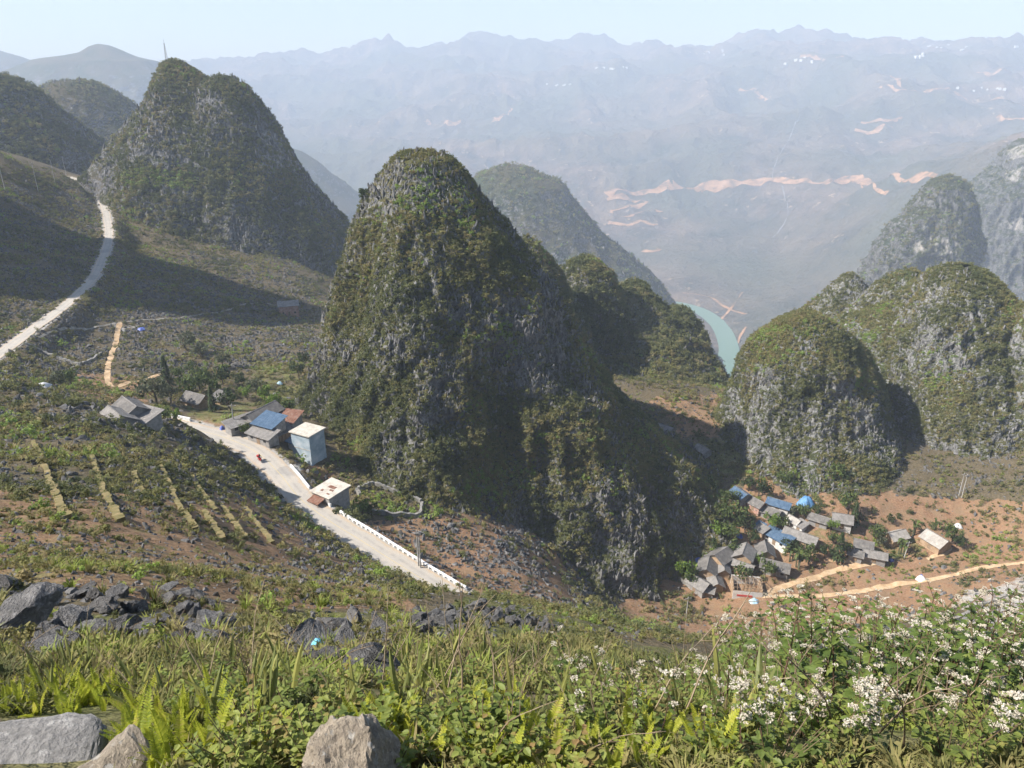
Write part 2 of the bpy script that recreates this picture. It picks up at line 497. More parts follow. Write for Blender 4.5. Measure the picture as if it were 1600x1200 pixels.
def tuft_mesh(name, seed, n=26, h=1.0):
    r = np.random.default_rng(seed); vs, fs = [], []
    for k in range(n):
        a = r.uniform(0, 6.283); l = r.uniform(0.15, 0.9); b = r.uniform(0, 0.35)
        p = np.array([math.cos(a) * b, math.sin(a) * b, 0]); d = np.array([math.cos(a) * l, math.sin(a) * l, 1.0]) * h * r.uniform(0.5, 1)
        w = np.array([-math.sin(a), math.cos(a), 0]) * 0.07
        m = p + d * 0.55 + [0, 0, 0.06 * h]; e = p + d * [1.25, 1.25, 0.85]
        i = len(vs); vs += [p - w, p + w, m + w * 0.8, m - w * 0.8, e]
        fs += [(i, i + 1, i + 2, i + 3), (i + 3, i + 2, i + 4)]
    return py_mesh(name, vs, fs)
TUFTS = [proto("tuft_%d" % k, tuft_mesh("tuft", 120 + k), GRASSM) for k in range(3)] + [proto("tuft_leafy_%d" % k, leaf_cloud("tuft_leafy", 130 + k, 60, 0.26, 1.0, 0.6, 4), GRASSM) for k in range(3)]
def rots(n, r, lean=0.25):
    return np.stack([r.normal(0, lean, n), r.normal(0, lean, n), r.uniform(0, 6.283, n)], -1)

# ------------------------------------------------------------------ terrain sheet
def to_px(P):
    x, y, z = P[:, 0], P[:, 1], P[:, 2]
    d = y * CP - z * SP; u = y * SP + z * CP
    d = np.maximum(d, 1e-3)
    return 800 + x / d * FPX, 600 - u / d * FPX
def in_poly(px, py, poly):
    c = np.zeros(len(px), bool); n = len(poly)
    for i in range(n):
        x0, y0 = poly[i]; x1, y1 = poly[(i + 1) % n]
        if y0 == y1: continue
        t = ((y0 > py) != (y1 > py)) & (px < (x1 - x0) * (py - y0) / (y1 - y0) + x0)
        c ^= t
    return c
def mat_terrain():
    t = NT("terrain"); v = t.pos()
    a = t.attr("mask"); s = t.n("ShaderNodeSeparateColor"); t.l(a.outputs['Color'], s.inputs[0])
    n1 = t.noise(v, 0.35, 6, 0.6); n2 = t.noise(v, 2.2, 5, 0.6); n3 = t.noise(v, 0.07, 4)
    base = t.ramp(n2, [(0.3, (0.07, 0.06, 0.038)), (0.5, (0.125, 0.102, 0.062)), (0.7, (0.19, 0.15, 0.095))])
    soil = t.ramp(n2, [(0.25, (0.17, 0.10, 0.058)), (0.5, (0.28, 0.165, 0.095)), (0.75, (0.36, 0.235, 0.145))])
    soil = t.mix(t.rng(n1, 0.42, 0.62, 0, 0.55), soil, (0.25, 0.185, 0.11))
    grass = t.ramp(n2, [(0.3, (0.075, 0.085, 0.03)), (0.5, (0.14, 0.145, 0.05)), (0.72, (0.22, 0.20, 0.09))])
    pale = t.ramp(n2, [(0.3, (0.27, 0.25, 0.22)), (0.55, (0.42, 0.40, 0.36)), (0.75, (0.55, 0.53, 0.49))])
    def m(ch, w=0.5):
        k = t.math('ADD', s.outputs[ch], t.math('MULTIPLY', t.math('SUBTRACT', n1, 0.5), 1.3))
        return t.math('MULTIPLY', t.rng(k, 0.35, 0.62, 0, 1), t.rng(s.outputs[ch], 0.02, 0.15, 0, 1))
    col = t.mix(m(0), base, soil); col = t.mix(m(1), col, grass); col = t.mix(m(2), col, pale)
    t.color(col); t.rough(0.95, 0.1); t.bump(t.noise(v, 3.0, 5, 0.65), 0.7, 0.25)
    return t.m
NA, ND = 640, 760
az = np.radians(np.linspace(-58, 58, NA))
dist = np.concatenate([np.geomspace(0.75, 12, 150, endpoint=False), np.geomspace(12, 60, 190, endpoint=False), np.geomspace(60, 260, 300, endpoint=False), np.geomspace(260, 950, ND - 640)])
A, D = np.meshgrid(az, dist, indexing='ij')
TX, TY = (np.sin(A) * D).ravel(), (np.cos(A) * D).ravel()
TZ = ground(TX, TY)
TV = np.stack([TX, TY, TZ], -1); TF = grid_faces(NA, len(dist))
tpx, tpy = to_px(TV)
wob = fbm(TX / 6, TY / 6, octs=3, seed=31) * 22
wob2 = fbm(TX / 6 + 40, TY / 6, octs=3, seed=37) * 14
qx, qy = tpx + wob, tpy + wob2
mask = np.zeros((len(TV), 3))
SOIL = [([(950,960),(1040,900),(1040,860),(1130,800),(1170,745),(1240,735),(1300,752),(1420,770),(1650,790),(1650,940),(1500,950),(1300,1010),(990,1010)], 0.75, 90, 300),
        ([(1210,765),(1300,765),(1420,785),(1520,800),(1440,830),(1260,800)], 1.0, 90, 300),
        ([(540,820),(660,810),(800,790),(880,850),(930,950),(730,960),(700,905)], 0.85, 90, 300),
        ([(-20,760),(420,770),(560,870),(660,950),(300,960),(-20,890)], 0.58, 8, 300),
        ([(300,810),(400,790),(480,850),(430,880),(330,850)], 0.62, 8, 300),
        ([(90,590),(210,585),(250,610),(200,645),(120,610)], 0.62, 120, 300),
        ([(470,720),(520,720),(530,760),(500,770)], 0.8, 100, 300),
        ([(1020,620),(1140,610),(1130,680),(1060,690)], 0.6, 150, 330),
        ([(300,640),(400,640),(380,662),(300,660)], 0.5, 120, 300)]
GRASS = [([(290,633),(400,633),(360,665),(290,662)], 0.55, 120, 300), ([(380,560),(480,560),(480,640),(400,640)], 0.5, 150, 300),
         ([(1080,680),(1200,690),(1240,730),(1120,740)], 0.55, 150, 330), ([(1300,850),(1400,830),(1480,850),(1390,880)], 0.5, 120, 300),
         ([(0,620),(300,760),(560,920),(560,1000),(0,1000)], 0.30, 5, 170), ([(0,860),(260,860),(250,930),(0,920)], 0.42, 5, 60),
         ([(0,960),(1600,960),(1600,1400),(0,1400)], 0.5, 0, 40), ([(720,930),(980,960),(980,1000),(600,1000)], 0.6, 8, 100), ([(1250,800),(1340,800),(1340,850),(1230,850)],0.4,100,300)]
PALE = [([(1490,925),(1620,895),(1650,980),(1500,985)], 0.6, 40, 300), ([(470,690),(500,700),(480,730),(450,730)], 0.5, 100, 300), ([(180,500),(240,500),(220,520),(180,515)], 0.5, 200, 300)]
for ch, regs in ((0, SOIL), (1, GRASS), (2, PALE)):
    for poly, s_, y0, y1 in regs:
        k = in_poly(qx, qy, poly) & (TY > y0) & (TY < y1)
        mask[k, ch] = np.maximum(mask[k, ch], s_)
for C, hw in ((LOW, LOW_HW), (UP, UP_HW)):
    b, _, _ = road_dist(TX, TY, C)
    mask[:, 2] = np.maximum(mask[:, 2], 0.75 * (1 - smooth(hw, hw + 2.4, b)))
    mask[:, 1] *= smooth(hw, hw + 3, b)
me = np_mesh("terrain", TV, TF)
add_color(me, "mask", mask)
terrain = tag(link("terrain", me, mat_terrain()), kind="structure")

# ------------------------------------------------------------------ karst hills
def mat_hill(name, green, dry, rock, rock_amt=0.5, scale=1.0, cliff=None):
    t = NT(name); v = t.pos()
    vs = t.scaled(v, (1, 1, 0.5))
    big = t.noise(v, 0.03 * scale, 4, 0.55); mid = t.noise(vs, 0.22 * scale, 5, 0.62); fine = t.noise(vs, 1.1 * scale, 4, 0.62)
    veg = t.mix(t.rng(big, 0.4, 0.6), green, dry)
    veg = t.mix(t.rng(fine, 0.35, 0.7), t.mix(0.5, veg, (0.02, 0.024, 0.012)), veg)
    rk = t.ramp(fine, [(0.3, tuple(c * 0.5 for c in rock)), (0.5, rock), (0.72, tuple(min(c * 1.7, 0.6) for c in rock))])
    g = t.n("ShaderNodeNewGeometry"); sx = t.n("ShaderNodeSeparateXYZ"); t.l(g.outputs['True Normal'], sx.inputs[0])
    steep = t.rng(sx.outputs[2], 0.25, 0.75, 0.35, -0.15)
    f = t.rng(t.math('ADD', t.math('ADD', mid, steep), t.math('MULTIPLY', t.math('SUBTRACT', fine, 0.5), 0.5)), 0.62 - 0.25 * rock_amt, 0.72 - 0.2 * rock_amt)
    col = t.mix(f, veg, rk)
    if cliff:
        c = t.attr("mask"); col = t.mix(t.math('MULTIPLY', c.outputs['Fac'], t.rng(mid, 0.35, 0.55)), col, t.ramp(fine, [(0.3, tuple(x * 0.55 for x in cliff)), (0.65, cliff)]))
    t.color(col); t.rough(0.95, 0.08); t.bump(t.math('ADD', mid, fine), 0.9, 1.2 / scale)
    return t.m
def profile(pxs, Y, cx, sgn):
    P = np.array([atY(a, b, Y) for a, b in pxs])
    r = sgn * (P[:, 0] - cx); z = P[:, 2]
    return z, np.maximum.accumulate(np.maximum(r, 0.02))
def hill(peak, left, right, zbase, kf=1.0, kb=1.0, extra=None, amp=(0.03, 0.02), freq=(20.0, 5.0), nth=300, nt=160, seed=0, mat=None, name="karst_hill", flute=0.0, power=1.25, inset=0.0):
    Y = peak[2]; c = atY(*peak); ztop = c[2]
    H = ztop - zbase
    lz, lr = profile([peak[:2]] + left, Y, c[0], -1); rz_, rr = profile([peak[:2]] + right, Y, c[0], 1)
    def ext(z, r):      # carry the last slope down to the base
        if z[-1] > zbase:
            sl = min(max((r[-1] - r[-2]) / max(z[-2] - z[-1], 1e-3), 0.3), 1.6)
            z = np.append(z, zbase); r = np.append(r, r[-1] + (z[-2] - zbase) * sl)
        return z, r
    lz, lr = ext(lz, lr); rz_, rr = ext(rz_, rr)
    t = np.linspace(0, 1, nt) ** power; zs = ztop - H * t
    L = np.interp(-zs, -lz, lr); Rr = np.interp(-zs, -rz_, rr); M = 0.5 * (L + Rr)
    dirs = {0.0: Rr, 180.0: L, 90.0: M * kb, 270.0: M * kf}
    for th, prof in (extra or {}).items():
        dirs[float(th)] = np.interp(-zs, [-p[0] for p in prof], [p[1] for p in prof])
    ks = sorted(dirs); ks2 = ks + [ks[0] + 360]
    th = np.linspace(0, 360, nth, endpoint=False)
    rad = np.empty((nth, nt))
    for i, a in enumerate(th):
        a_ = a if a >= ks[0] else a + 360
        j = np.searchsorted(ks2, a_, side='right') - 1; j = min(j, len(ks) - 1)
        w = (a_ - ks2[j]) / (ks2[j + 1] - ks2[j]); w = w * w * (3 - 2 * w)
        rad[i] = dirs[ks2[j] % 360 if ks2[j] >= 360 else ks2[j]] * (1 - w) + dirs[ks2[j + 1] % 360 if ks2[j + 1] >= 360 else ks2[j + 1]] * w
    rad = np.maximum(rad - inset * smooth(0, 0.15, t)[None], 0.02); zs = zs - inset * 0.6
    thr = np.radians(th)[:, None]
    Z = np.broadcast_to(zs, rad.shape)
    X0 = c[0] + np.cos(thr) * rad; Y0 = c[1] + np.sin(thr) * rad
    env = 0.15 + 0.85 * smooth(0.02, 0.3, np.broadcast_to(t, rad.shape))
    d = (fbm(X0 / freq[0], Y0 / freq[0], Z / freq[0] * 0.7, octs=3, seed=seed) * amp[0] + fbm(X0 / freq[1], Y0 / freq[1], Z / freq[1] * 0.6, octs=4, seed=seed + 5, gain=0.6, ridged=True) * amp[1] - 0.36 * amp[1]) * H
    if flute: d = d + flute * H * fbm(X0 / freq[1] * 1.6, Y0 / freq[1] * 1.6, Z / freq[1] * 0.22, octs=3, seed=seed + 8, ridged=True) - 0.3 * flute * H
    d = d * env
    X = X0 + np.cos(thr) * d; Yv = Y0 + np.sin(thr) * d; Zv = Z + d * 0.45
    V = np.stack([X, Yv, Zv], -1).reshape(-1, 3); F = grid_faces(nth, nt, True)[:, ::-1]
    me = np_mesh(name, V, F)
    o = link(name, me, mat); tag(o, kind="structure")
    return V, F, o
HM = mat_hill("hill_near", (0.095, 0.105, 0.045), (0.16, 0.14, 0.07), (0.18, 0.176, 0.165), 0.3)
HMR = mat_hill("hill_right", (0.085, 0.10, 0.04), (0.125, 0.12, 0.055), (0.20, 0.20, 0.19), 0.5)
HMC = mat_hill("hill_cone", (0.05, 0.062, 0.028), (0.11, 0.092, 0.055), (0.14, 0.14, 0.14), 0.5, 0.8, cliff=(0.42, 0.39, 0.35))
HMF = mat_hill("hill_far", (0.06, 0.075, 0.035), (0.13, 0.11, 0.065), (0.15, 0.145, 0.135), 0.35, 0.4)
HMT = mat_hill("hill_tower", (0.05, 0.065, 0.03), (0.075, 0.08, 0.04), (0.13, 0.128, 0.12), 0.25, 0.4, cliff=(0.5, 0.46, 0.40))

# the tall hill in the middle
H1 = hill((655,228,205), [(640,229),(622,236),(595,262),(565,297),(545,327),(530,362),(515,402),(505,442),(499,490),(490,540),(482,590),(472,640),(462,690)],
          [(670,229),(692,234),(715,250),(745,280),(775,318),(800,350),(825,390),(850,435),(880,480),(910,525),(945,575),(985,620),(1020,655),(1060,695),(1110,725),(1160,770),(1200,830)],
          -140, extra={270: [(-18,0.0),(-20,7),(-30,16),(-45,26),(-60,37),(-75,50),(-84,60),(-92,72),(-105,88),(-140,115)],
                       300: [(-18,0.0),(-20,7),(-30,15),(-60,34),(-90,49),(-105,60),(-118,71),(-140,88)],
                       332: [(-18,0.0),(-20,8),(-30,17),(-60,39),(-85,56),(-105,69),(-118,79),(-140,94)],
                       90: [(-18,0),(-22,9),(-30,15),(-60,34),(-90,50),(-140,75)],
                       225: [(-18,0),(-20,6),(-30,13),(-60,25),(-80,38),(-90,48),(-140,75)]},
          amp=(0.030, 0.024), freq=(26, 8), flute=0.009, inset=1.7, nth=620, nt=330, seed=11, mat=HM)
# lit spur on its right-hand skirt
H1B = hill((975,650,203), [(960,660),(930,695),(900,740),(870,790),(850,850)], [(1010,668),(1060,698),(1105,728),(1150,770),(1175,815)], -132,
           extra={270: [(-92,0),(-94,7),(-104,17),(-114,27),(-122,36),(-132,46)], 310: [(-92,0),(-94,9),(-104,22),(-114,33),(-122,42),(-132,52)]}, amp=(0.09,0.05), freq=(16,6), flute=0.02, nth=320, nt=170, seed=12, mat=HM)
# ridge running back from it, three wooded tops
H2 = [hill((975,447,345), [(940,462),(905,485),(860,530)], [(1010,462),(1045,488),(1075,505),(1098,545),(1118,585),(1140,625)], -168, kf=1.35, extra={270: [(-92,0),(-95,10),(-105,26),(-115,50),(-124,80),(-168,120)]}, amp=(0.05,0.04), freq=(22,7), nth=260, nt=140, seed=25, mat=HM),
      hill((826,366,300), [(800,385),(770,420),(740,470)], [(845,390),(868,412),(890,450),(920,510),(950,570)], -135, kf=0.9, amp=(0.05,0.04), freq=(20,6), nth=200, nt=120, seed=21, mat=HM, inset=0.9),
      hill((918,399,330), [(900,403),(885,412),(860,450),(830,520)], [(940,409),(958,425),(968,445),(985,490),(1010,560)], -150, kf=1.2, amp=(0.05,0.04), freq=(20,6), nth=240, nt=130, seed=22, mat=HM, inset=0.9),
      hill((996,437,350), [(980,440),(965,450),(940,490),(900,560)], [(1012,447),(1030,470),(1050,510),(1070,570)], -160, kf=1.4, amp=(0.05,0.04), freq=(20,6), nth=240, nt=130, seed=23, mat=HM, inset=0.9),
      hill((1062,478,345), [(1045,481),(1030,488),(1000,520),(950,580)], [(1080,490),(1092,510),(1097,540),(1101,572),(1128,600),(1150,640)], -165, kf=1.5, amp=(0.05,0.04), freq=(20,6), nth=240, nt=130, seed=24, mat=HM, inset=0.9)]
# twin-topped cone behind the road
H3 = [hill((265,91,505), [(252,98),(240,116),(222,150),(200,186),(178,214),(156,244),(130,270),(100,300)], [(283,96),(303,108),(325,123),(352,140),(390,185),(425,250),(455,330),(485,400)], -112, kf=1.0, extra={225: [(9,0),(0,8),(-20,22),(-40,38),(-61,52),(-80,62),(-112,76)]}, amp=(0.035,0.022), freq=(45,12), nth=420, nt=240, seed=31, mat=HMC, inset=1.6),
      hill((347,117,498), [(335,118),(322,123),(300,150),(270,200),(235,280)], [(362,119),(382,131),(405,154),(430,186),(455,222),(476,260),(500,298),(522,322),(540,345),(562,385)], -118, kf=1.05, amp=(0.03,0.022), freq=(45,12), nth=420, nt=240, seed=32, mat=HMC, inset=1.6)]
for V, F, o in H3:
    cpx, cpy = to_px(V)
    k = in_poly(cpx + fbm(V[:,0]/8, V[:,2]/8, octs=2, seed=2)*8, cpy, [(395,222),(420,205),(452,215),(468,255),(480,272),(445,270),(408,272)]) | in_poly(cpx, cpy, [(340,160),(365,160),(380,180),(355,178)])
    add_color(o.data, "mask", np.repeat((k * 0.9)[:, None], 3, 1))
# hills at the left edge, plus an unseen one added to shade the slope
H4 = [hill((-35,104,640), [(-60,108),(-110,130)], [(-10,114),(15,124),(45,143),(78,178),(110,208),(150,240),(200,290)], -110, amp=(0.03,0.02), freq=(40,12), nth=240, nt=140, seed=41, mat=HMC),
      hill((120,124,950), [(100,125),(80,128),(60,140),(40,160),(0,210)], [(140,127),(160,136),(182,150),(204,166),(240,205),(300,260)], -160, amp=(0.03,0.02), freq=(40,12), nth=240, nt=140, seed=42, mat=HMC)]
H4 += [hill((-1175,-740,285), [(-1300,-600)], [(-1000,-650)], -85, extra={0: [(150,0),(142,12),(100,32),(30,66),(-48,106),(-85,126)], 180: [(150,0),(60,60),(-85,160)],
            90: [(150,0),(130,28),(80,55),(0,85),(-85,112)], 270: [(150,0),(130,30),(60,65),(0,88),(-85,110)]}, amp=(0.03,0.015), freq=(40,12), nth=160, nt=90, seed=43, mat=HMC)]
for V, F, o in H4: add_color(o.data, "mask", np.zeros((len(V), 3)))
# group of hills to the right of the village
H5 = [hill((1410,470,275), [(1370,485),(1330,510),(1300,545),(1270,600)], [(1450,480),(1500,520)], -125, kf=1.1, amp=(0.06,0.04), freq=(16,5), flute=0.008, nth=280, nt=150, seed=56, mat=HMR),
      hill((1500,413,262), [(1480,415),(1462,422),(1445,435),(1425,462),(1400,500),(1370,560),(1340,640)], [(1520,413),(1545,425),(1570,448),(1590,475),(1620,520),(1680,590),(1740,660)], -125, kf=0.85, kb=1.0, extra={270: [(-62,0),(-64,8),(-70,18),(-80,28),(-92,38),(-105,50),(-113,58),(-125,74)]}, amp=(0.05,0.04), freq=(16,5), flute=0.008, nth=420, nt=220, seed=51, mat=HMR, inset=0.9),
      hill((1424,417,290), [(1405,422),(1385,435),(1365,450),(1340,475),(1300,520)], [(1440,424),(1455,445),(1480,490)], -125, amp=(0.05,0.04), freq=(16,5), flute=0.008, nth=280, nt=150, seed=52, mat=HMR, inset=0.9),
      hill((1331,424,330), [(1318,428),(1300,445),(1285,463),(1265,480),(1230,510),(1200,550)], [(1342,430),(1358,447),(1380,480),(1400,530)], -135, amp=(0.05,0.04), freq=(16,5), flute=0.008, nth=280, nt=150, seed=53, mat=HMR, inset=0.9),
      hill((1262,486,232), [(1245,488),(1225,497),(1205,508),(1185,525),(1165,548),(1152,572),(1143,600),(1138,630),(1128,660),(1100,690)], [(1282,492),(1310,505),(1335,525),(1355,550),(1368,580),(1378,612),(1385,650),(1392,690)], -122, extra={270: [(-71,0),(-72,6),(-76,12),(-84,18),(-95,23),(-103,28),(-108,36),(-113,44),(-122,56)]}, amp=(0.05,0.035), freq=(14,4.5), flute=0.008, nth=440, nt=240, seed=54, mat=HMR, inset=0.9),
      hill((1620,470,240), [(1600,480),(1575,510),(1550,560),(1520,640)], [(1660,480),(1700,520)], -122, amp=(0.05,0.04), freq=(16,5), flute=0.008, nth=260, nt=140, seed=55, mat=HMR, inset=0.9)]
# towers further off on the right
H6 = [hill((1483,275,1080), [(1462,280),(1448,292),(1430,320),(1402,352),(1376,388),(1352,428),(1330,470),(1290,540)], [(1500,279),(1514,292),(1524,318),(1528,360),(1530,420),(1560,520)], -500, kf=0.8, amp=(0.03,0.02), freq=(75,20), flute=0.02, nth=280, nt=180, seed=61, mat=HMT),
      hill((1615,212,1500), [(1598,222),(1580,240),(1570,262),(1545,285),(1525,300),(1510,340),(1500,420)], [(1660,220),(1720,300)], -640, kf=0.8, amp=(0.03,0.02), freq=(100,26), flute=0.02, nth=280, nt=180, seed=62, mat=HMT)]
for (V, F, o), polys in zip(H6, ([[(1420,385),(1450,370),(1500,378),(1505,395),(1440,400)], [(1490,345),(1510,345),(1515,362),(1495,360)]], [[(1572,235),(1600,225),(1600,245),(1580,250)], [(1570,270),(1600,260),(1590,285),(1572,280)], [(1570,345),(1600,340),(1600,360),(1580,358)]])):
    cpx, cpy = to_px(V); k = np.zeros(len(V), bool)
    for p in polys: k |= in_poly(cpx, cpy, p)
    add_color(o.data, "mask", np.repeat((k * 0.75)[:, None], 3, 1))
# long ridge falling to the river
H7 = [hill((800,256,1350), [(775,262),(750,272),(720,300),(680,340)], [(825,262),(845,274),(868,280),(885,290),(895,310),(915,338),(950,372),(990,405),(1030,448),(1070,492),(1100,525),(1122,560),(1130,590)], -735, kf=0.9, amp=(0.02,0.018), freq=(110,32), nth=300, nt=200, seed=71, mat=HMF),
      hill((440,225,2500), [(400,240),(350,270)], [(470,238),(500,258),(528,284),(548,302),(600,345)], -720, kf=0.6, amp=(0.03,0.02), freq=(180,60), nth=160, nt=100, seed=72, mat=HMF),
      hill((152,68,3300), [(140,72),(125,82),(95,88),(60,92),(20,110),(-60,150)], [(168,70),(188,78),(212,90),(236,95),(270,120),(330,170),(400,240)], -620, kf=0.6, amp=(0.03,0.02), freq=(160,50), nth=200, nt=120, seed=73, mat=HMF),
      hill((-30,70,4200), [(-80,90),(-150,140)], [(0,80),(25,88),(48,97),(90,125),(160,180)], -620, kf=0.5, amp=(0.03,0.02), freq=(160,50), nth=160, nt=90, seed=74, mat=HMF)]

# ------------------------------------------------------------------ far side of the gorge
FG = [(1100,490,1560),(1150,490,1540),(1120,595,1180),(1150,600,1170),(1160,545,1330),(1100,560,1300),(1100,455,1680),(1130,410,1850),(1000,385,2000),(980,320,2250),(960,290,2380),(1100,292,2330),(1200,284,2300),(1300,283,2250),(1400,278,2150),
      (1200,330,2130),(1220,390,1900),(1100,350,2060),(1050,330,2160),(1300,420,1600),(1400,340,1650),(1530,260,1700),(1200,480,1500),(1640,200,1750),(1250,520,1380),(1180,540,1340),
      (1400,140,3000),(1200,180,2950),(1000,200,3000),(700,190,3300),(500,220,3200),(1590,90,3700),(1200,100,3800),(900,120,3900),(1590,160,2900),(1450,230,2500),(1200,230,2600),(1000,250,2600),(850,230,2800),(700,260,2600),(600,290,2400),(400,250,2700),(200,200,2900),
      (350,108,4500),(550,98,4500),(745,84,4500),(960,90,4500),(1200,66,4500),(1330,62,4500),(1450,52,4500),(1590,46,4500),(1800,40,4500),(100,110,4500),(-200,100,4500),(-200,200,3000),(1900,150,3000),(1900,300,2000)]
FW = [(0,950,-490),(200,900,-490),(-400,900,-480),(500,900,-480),(-300,1500,-490),(-900,1800,-470),(700,1000,-470),(0,1400,-490),(150,1250,-490),(900,1300,-350),(-1200,1000,-400),(1200,900,-300),(0,2000,-460),(-500,2200,-440)]
FARS = 1.5
fp = np.array([atY(a, b, Y * FARS) for a, b, Y in FG] + [[q * (FARS if w[1] >= 1000 else 1.0) for q in w] for w in FW])
FPp, fd_ = _polar(fp[:, 0], fp[:, 1]); FWt = _tps_setup(FPp, fp[:, 2] / fd_, 1e-3)
RIVER_Z = -720.0
RIV = catmull([atZ(*p, RIVER_Z) for p in [(1000,470),(1050,474),(1085,482),(1108,494),(1126,511),(1136,532),(1139,552),(1131,575),(1126,600),(1132,650)]], 10.0)
def far_ground(x, y):
    q, d = _polar(x, y); z = _tps_eval(FWt, FPp, q) * d
    up = smooth(-700, -450, z)
    hi = smooth(2850, 5700, d)
    n = fbm(x / 780, y / 780, octs=6, seed=91, ridged=True, gain=0.55) * (105 + 60 * hi) - 40 + fbm(x / 240, y / 240, octs=5, seed=95, gain=0.6) * (36 + 22 * hi)
    z = z + n * (0.10 + 0.90 * up) * smooth(1300, 2000, d)
    # small karst tops along the skyline
    z = z + smooth(5800, 6500, d) * np.maximum(fbm(x / 260, y / 260, octs=3, seed=99), 0) * 48
    b, rz, sd = road_dist(x, y, RIV)
    w = 1 - smooth(24, 62, b)
    return z * (1 - w) + (RIVER_Z - 5) * w
NA2, ND2 = 640, 460
az = np.radians(np.linspace(-52, 52, NA2)); dist = np.geomspace(930, 7400, ND2)
A, D = np.meshgrid(az, dist, indexing='ij'); FX, FY = (np.sin(A) * D).ravel(), (np.cos(A) * D).ravel()
def mat_far():
    t = NT("far_slopes"); v = t.pos()
    n0 = t.noise(v, 0.0015, 5, 0.6); n1 = t.noise(v, 0.006, 6, 0.65); n2 = t.noise(v, 0.027, 5, 0.65)
    col = t.ramp(n1, [(0.3, (0.028, 0.036, 0.02)), (0.43, (0.085, 0.07, 0.05)), (0.56, (0.17, 0.12, 0.085)), (0.72, (0.30, 0.205, 0.14))])
    col = t.mix(t.rng(n0, 0.42, 0.6, 0, 0.75), col, (0.06, 0.075, 0.04))
    col = t.mix(t.math('MULTIPLY', t.rng(n2, 0.6, 0.68), t.rng(n0, 0.52, 0.42)), col, (0.42, 0.31, 0.2))
    t.color(col); t.rough(0.95, 0.05); t.bump(n2, 1.0, 25)
    return t.m
FVv = np.stack([FX, FY, far_ground(FX, FY)], -1)
me = np_mesh("far_mountains", FVv, grid_faces(NA2, ND2)); far_mat = mat_far()
tag(link("mountains", me, far_mat), kind="structure")

# ------------------------------------------------------------------ haze
hb = MB().box(-6600, -80, -860, 6600, 7600, 620)
hz = NT("haze"); hz.t.nodes.remove(hz.b)
pv = hz.n("ShaderNodeVolumePrincipled"); pv.inputs['Color'].default_value = (*HAZE_COLOR, 1); pv.inputs['Density'].default_value = HAZE_DENSITY
pv.inputs['Anisotropy'].default_value = 0.0
hz.l(pv.outputs[0], hz.out.inputs['Volume'])
tag(hb.build("haze", hz.m), "pale blue haze filling the valley air", "haze", kind="stuff")

# ------------------------------------------------------------------ roads, paths, river
def ribbon(name, C, hw, lift, mat, drape=None, cols=4, jit=0.0, seed=0, off=0.0, parent=None, crown=0.0):
    C = np.asarray(C, float); n = len(C)
    T = np.gradient(C[:, :2], axis=0); T /= np.linalg.norm(T, axis=1)[:, None] + 1e-9
    Nn = np.stack([-T[:, 1], T[:, 0]], -1)
    hw = np.broadcast_to(np.asarray(hw, float), (n,))
    s = np.arange(n) * 0.35
    jl = fbm(s, s * 0 + 3.1, octs=3, seed=seed) * jit; jr = fbm(s, s * 0 + 9.7, octs=3, seed=seed + 1) * jit
    V = np.empty((n, cols, 3))
    for c in range(cols):
        u = -1 + 2 * c / (cols - 1)
        w = off + u * hw + (jl if u > 0 else jr) * abs(u)
        V[:, c, :2] = C[:, :2] + Nn * w[:, None]
        V[:, c, 2] = C[:, 2] + lift - crown * u * u
    V = V.reshape(-1, 3)
    if drape is not None: V[:, 2] = drape(V[:, 0], V[:, 1]) + lift
    me = np_mesh(name, V, grid_faces(n, cols))
    add_color(me, 'across', np.repeat(np.tile(np.linspace(0, 1, cols), n)[:, None], 3, 1))
    return link(name, me, mat, parent)
def mat_road():
    t = NT("road_surface"); v = t.pos()
    n1 = t.noise(v, 0.25, 5, 0.6); n2 = t.noise(v, 3.0, 5, 0.6)
    c = t.ramp(n1, [(0.3, (0.40, 0.375, 0.33)), (0.55, (0.47, 0.43, 0.365)), (0.75, (0.53, 0.455, 0.35))])
    c = t.mix(t.rng(n2, 0.35, 0.7, 0.0, 0.35), c, (0.34, 0.32, 0.29))
    u = t.math('ABSOLUTE', t.math('SUBTRACT', t.attr('across').outputs['Fac'], 0.5))
    n3 = t.noise(t.scaled(v, (0.6, 0.6, 0.6)), 1.3, 4)
    track = t.math('MULTIPLY', t.rng(t.math('ABSOLUTE', t.math('SUBTRACT', u, 0.2)), 0.0, 0.09, 1, 0), t.rng(n3, 0.35, 0.6))
    c = t.mix(t.math('MULTIPLY', track, 0.5), c, (0.26, 0.245, 0.225))
    c = t.mix(t.rng(t.math('ADD', u, t.math('MULTIPLY', t.math('SUBTRACT', n3, 0.5), 0.3)), 0.36, 0.46, 0, 0.85), c, (0.46, 0.36, 0.25))
    pn = t.noise(v, 0.12, 2); c = t.mix(t.rng(pn, 0.62, 0.64, 0, 0.4), c, (0.24, 0.23, 0.22))
    t.color(c); t.rough(0.9, 0.2); t.bump(n2, 0.25, 0.03); return t.m
ROADM = mat_road()
DIRT = simple("dirt_track", [(0.40, 0.26, 0.14), (0.52, 0.37, 0.22), (0.60, 0.46, 0.30)], 0.8, 0.95, 0.4, 0.05, 'pos', spec=0.1)
DUST = simple("dusty_verge", [(0.45, 0.37, 0.27), (0.55, 0.46, 0.34), (0.62, 0.53, 0.41)], 0.7, 0.95, 0.4, 0.05, 'pos', spec=0.1)
WHITE = simple("white_paint", [(0.68, 0.68, 0.66), (0.78, 0.78, 0.76), (0.82, 0.82, 0.8)], 1.2, 0.7, 0.1, 0.01)
CONC = simple("concrete", [(0.30, 0.29, 0.27), (0.40, 0.385, 0.355), (0.50, 0.475, 0.43)], 1.0, 0.9, 0.3, 0.02)
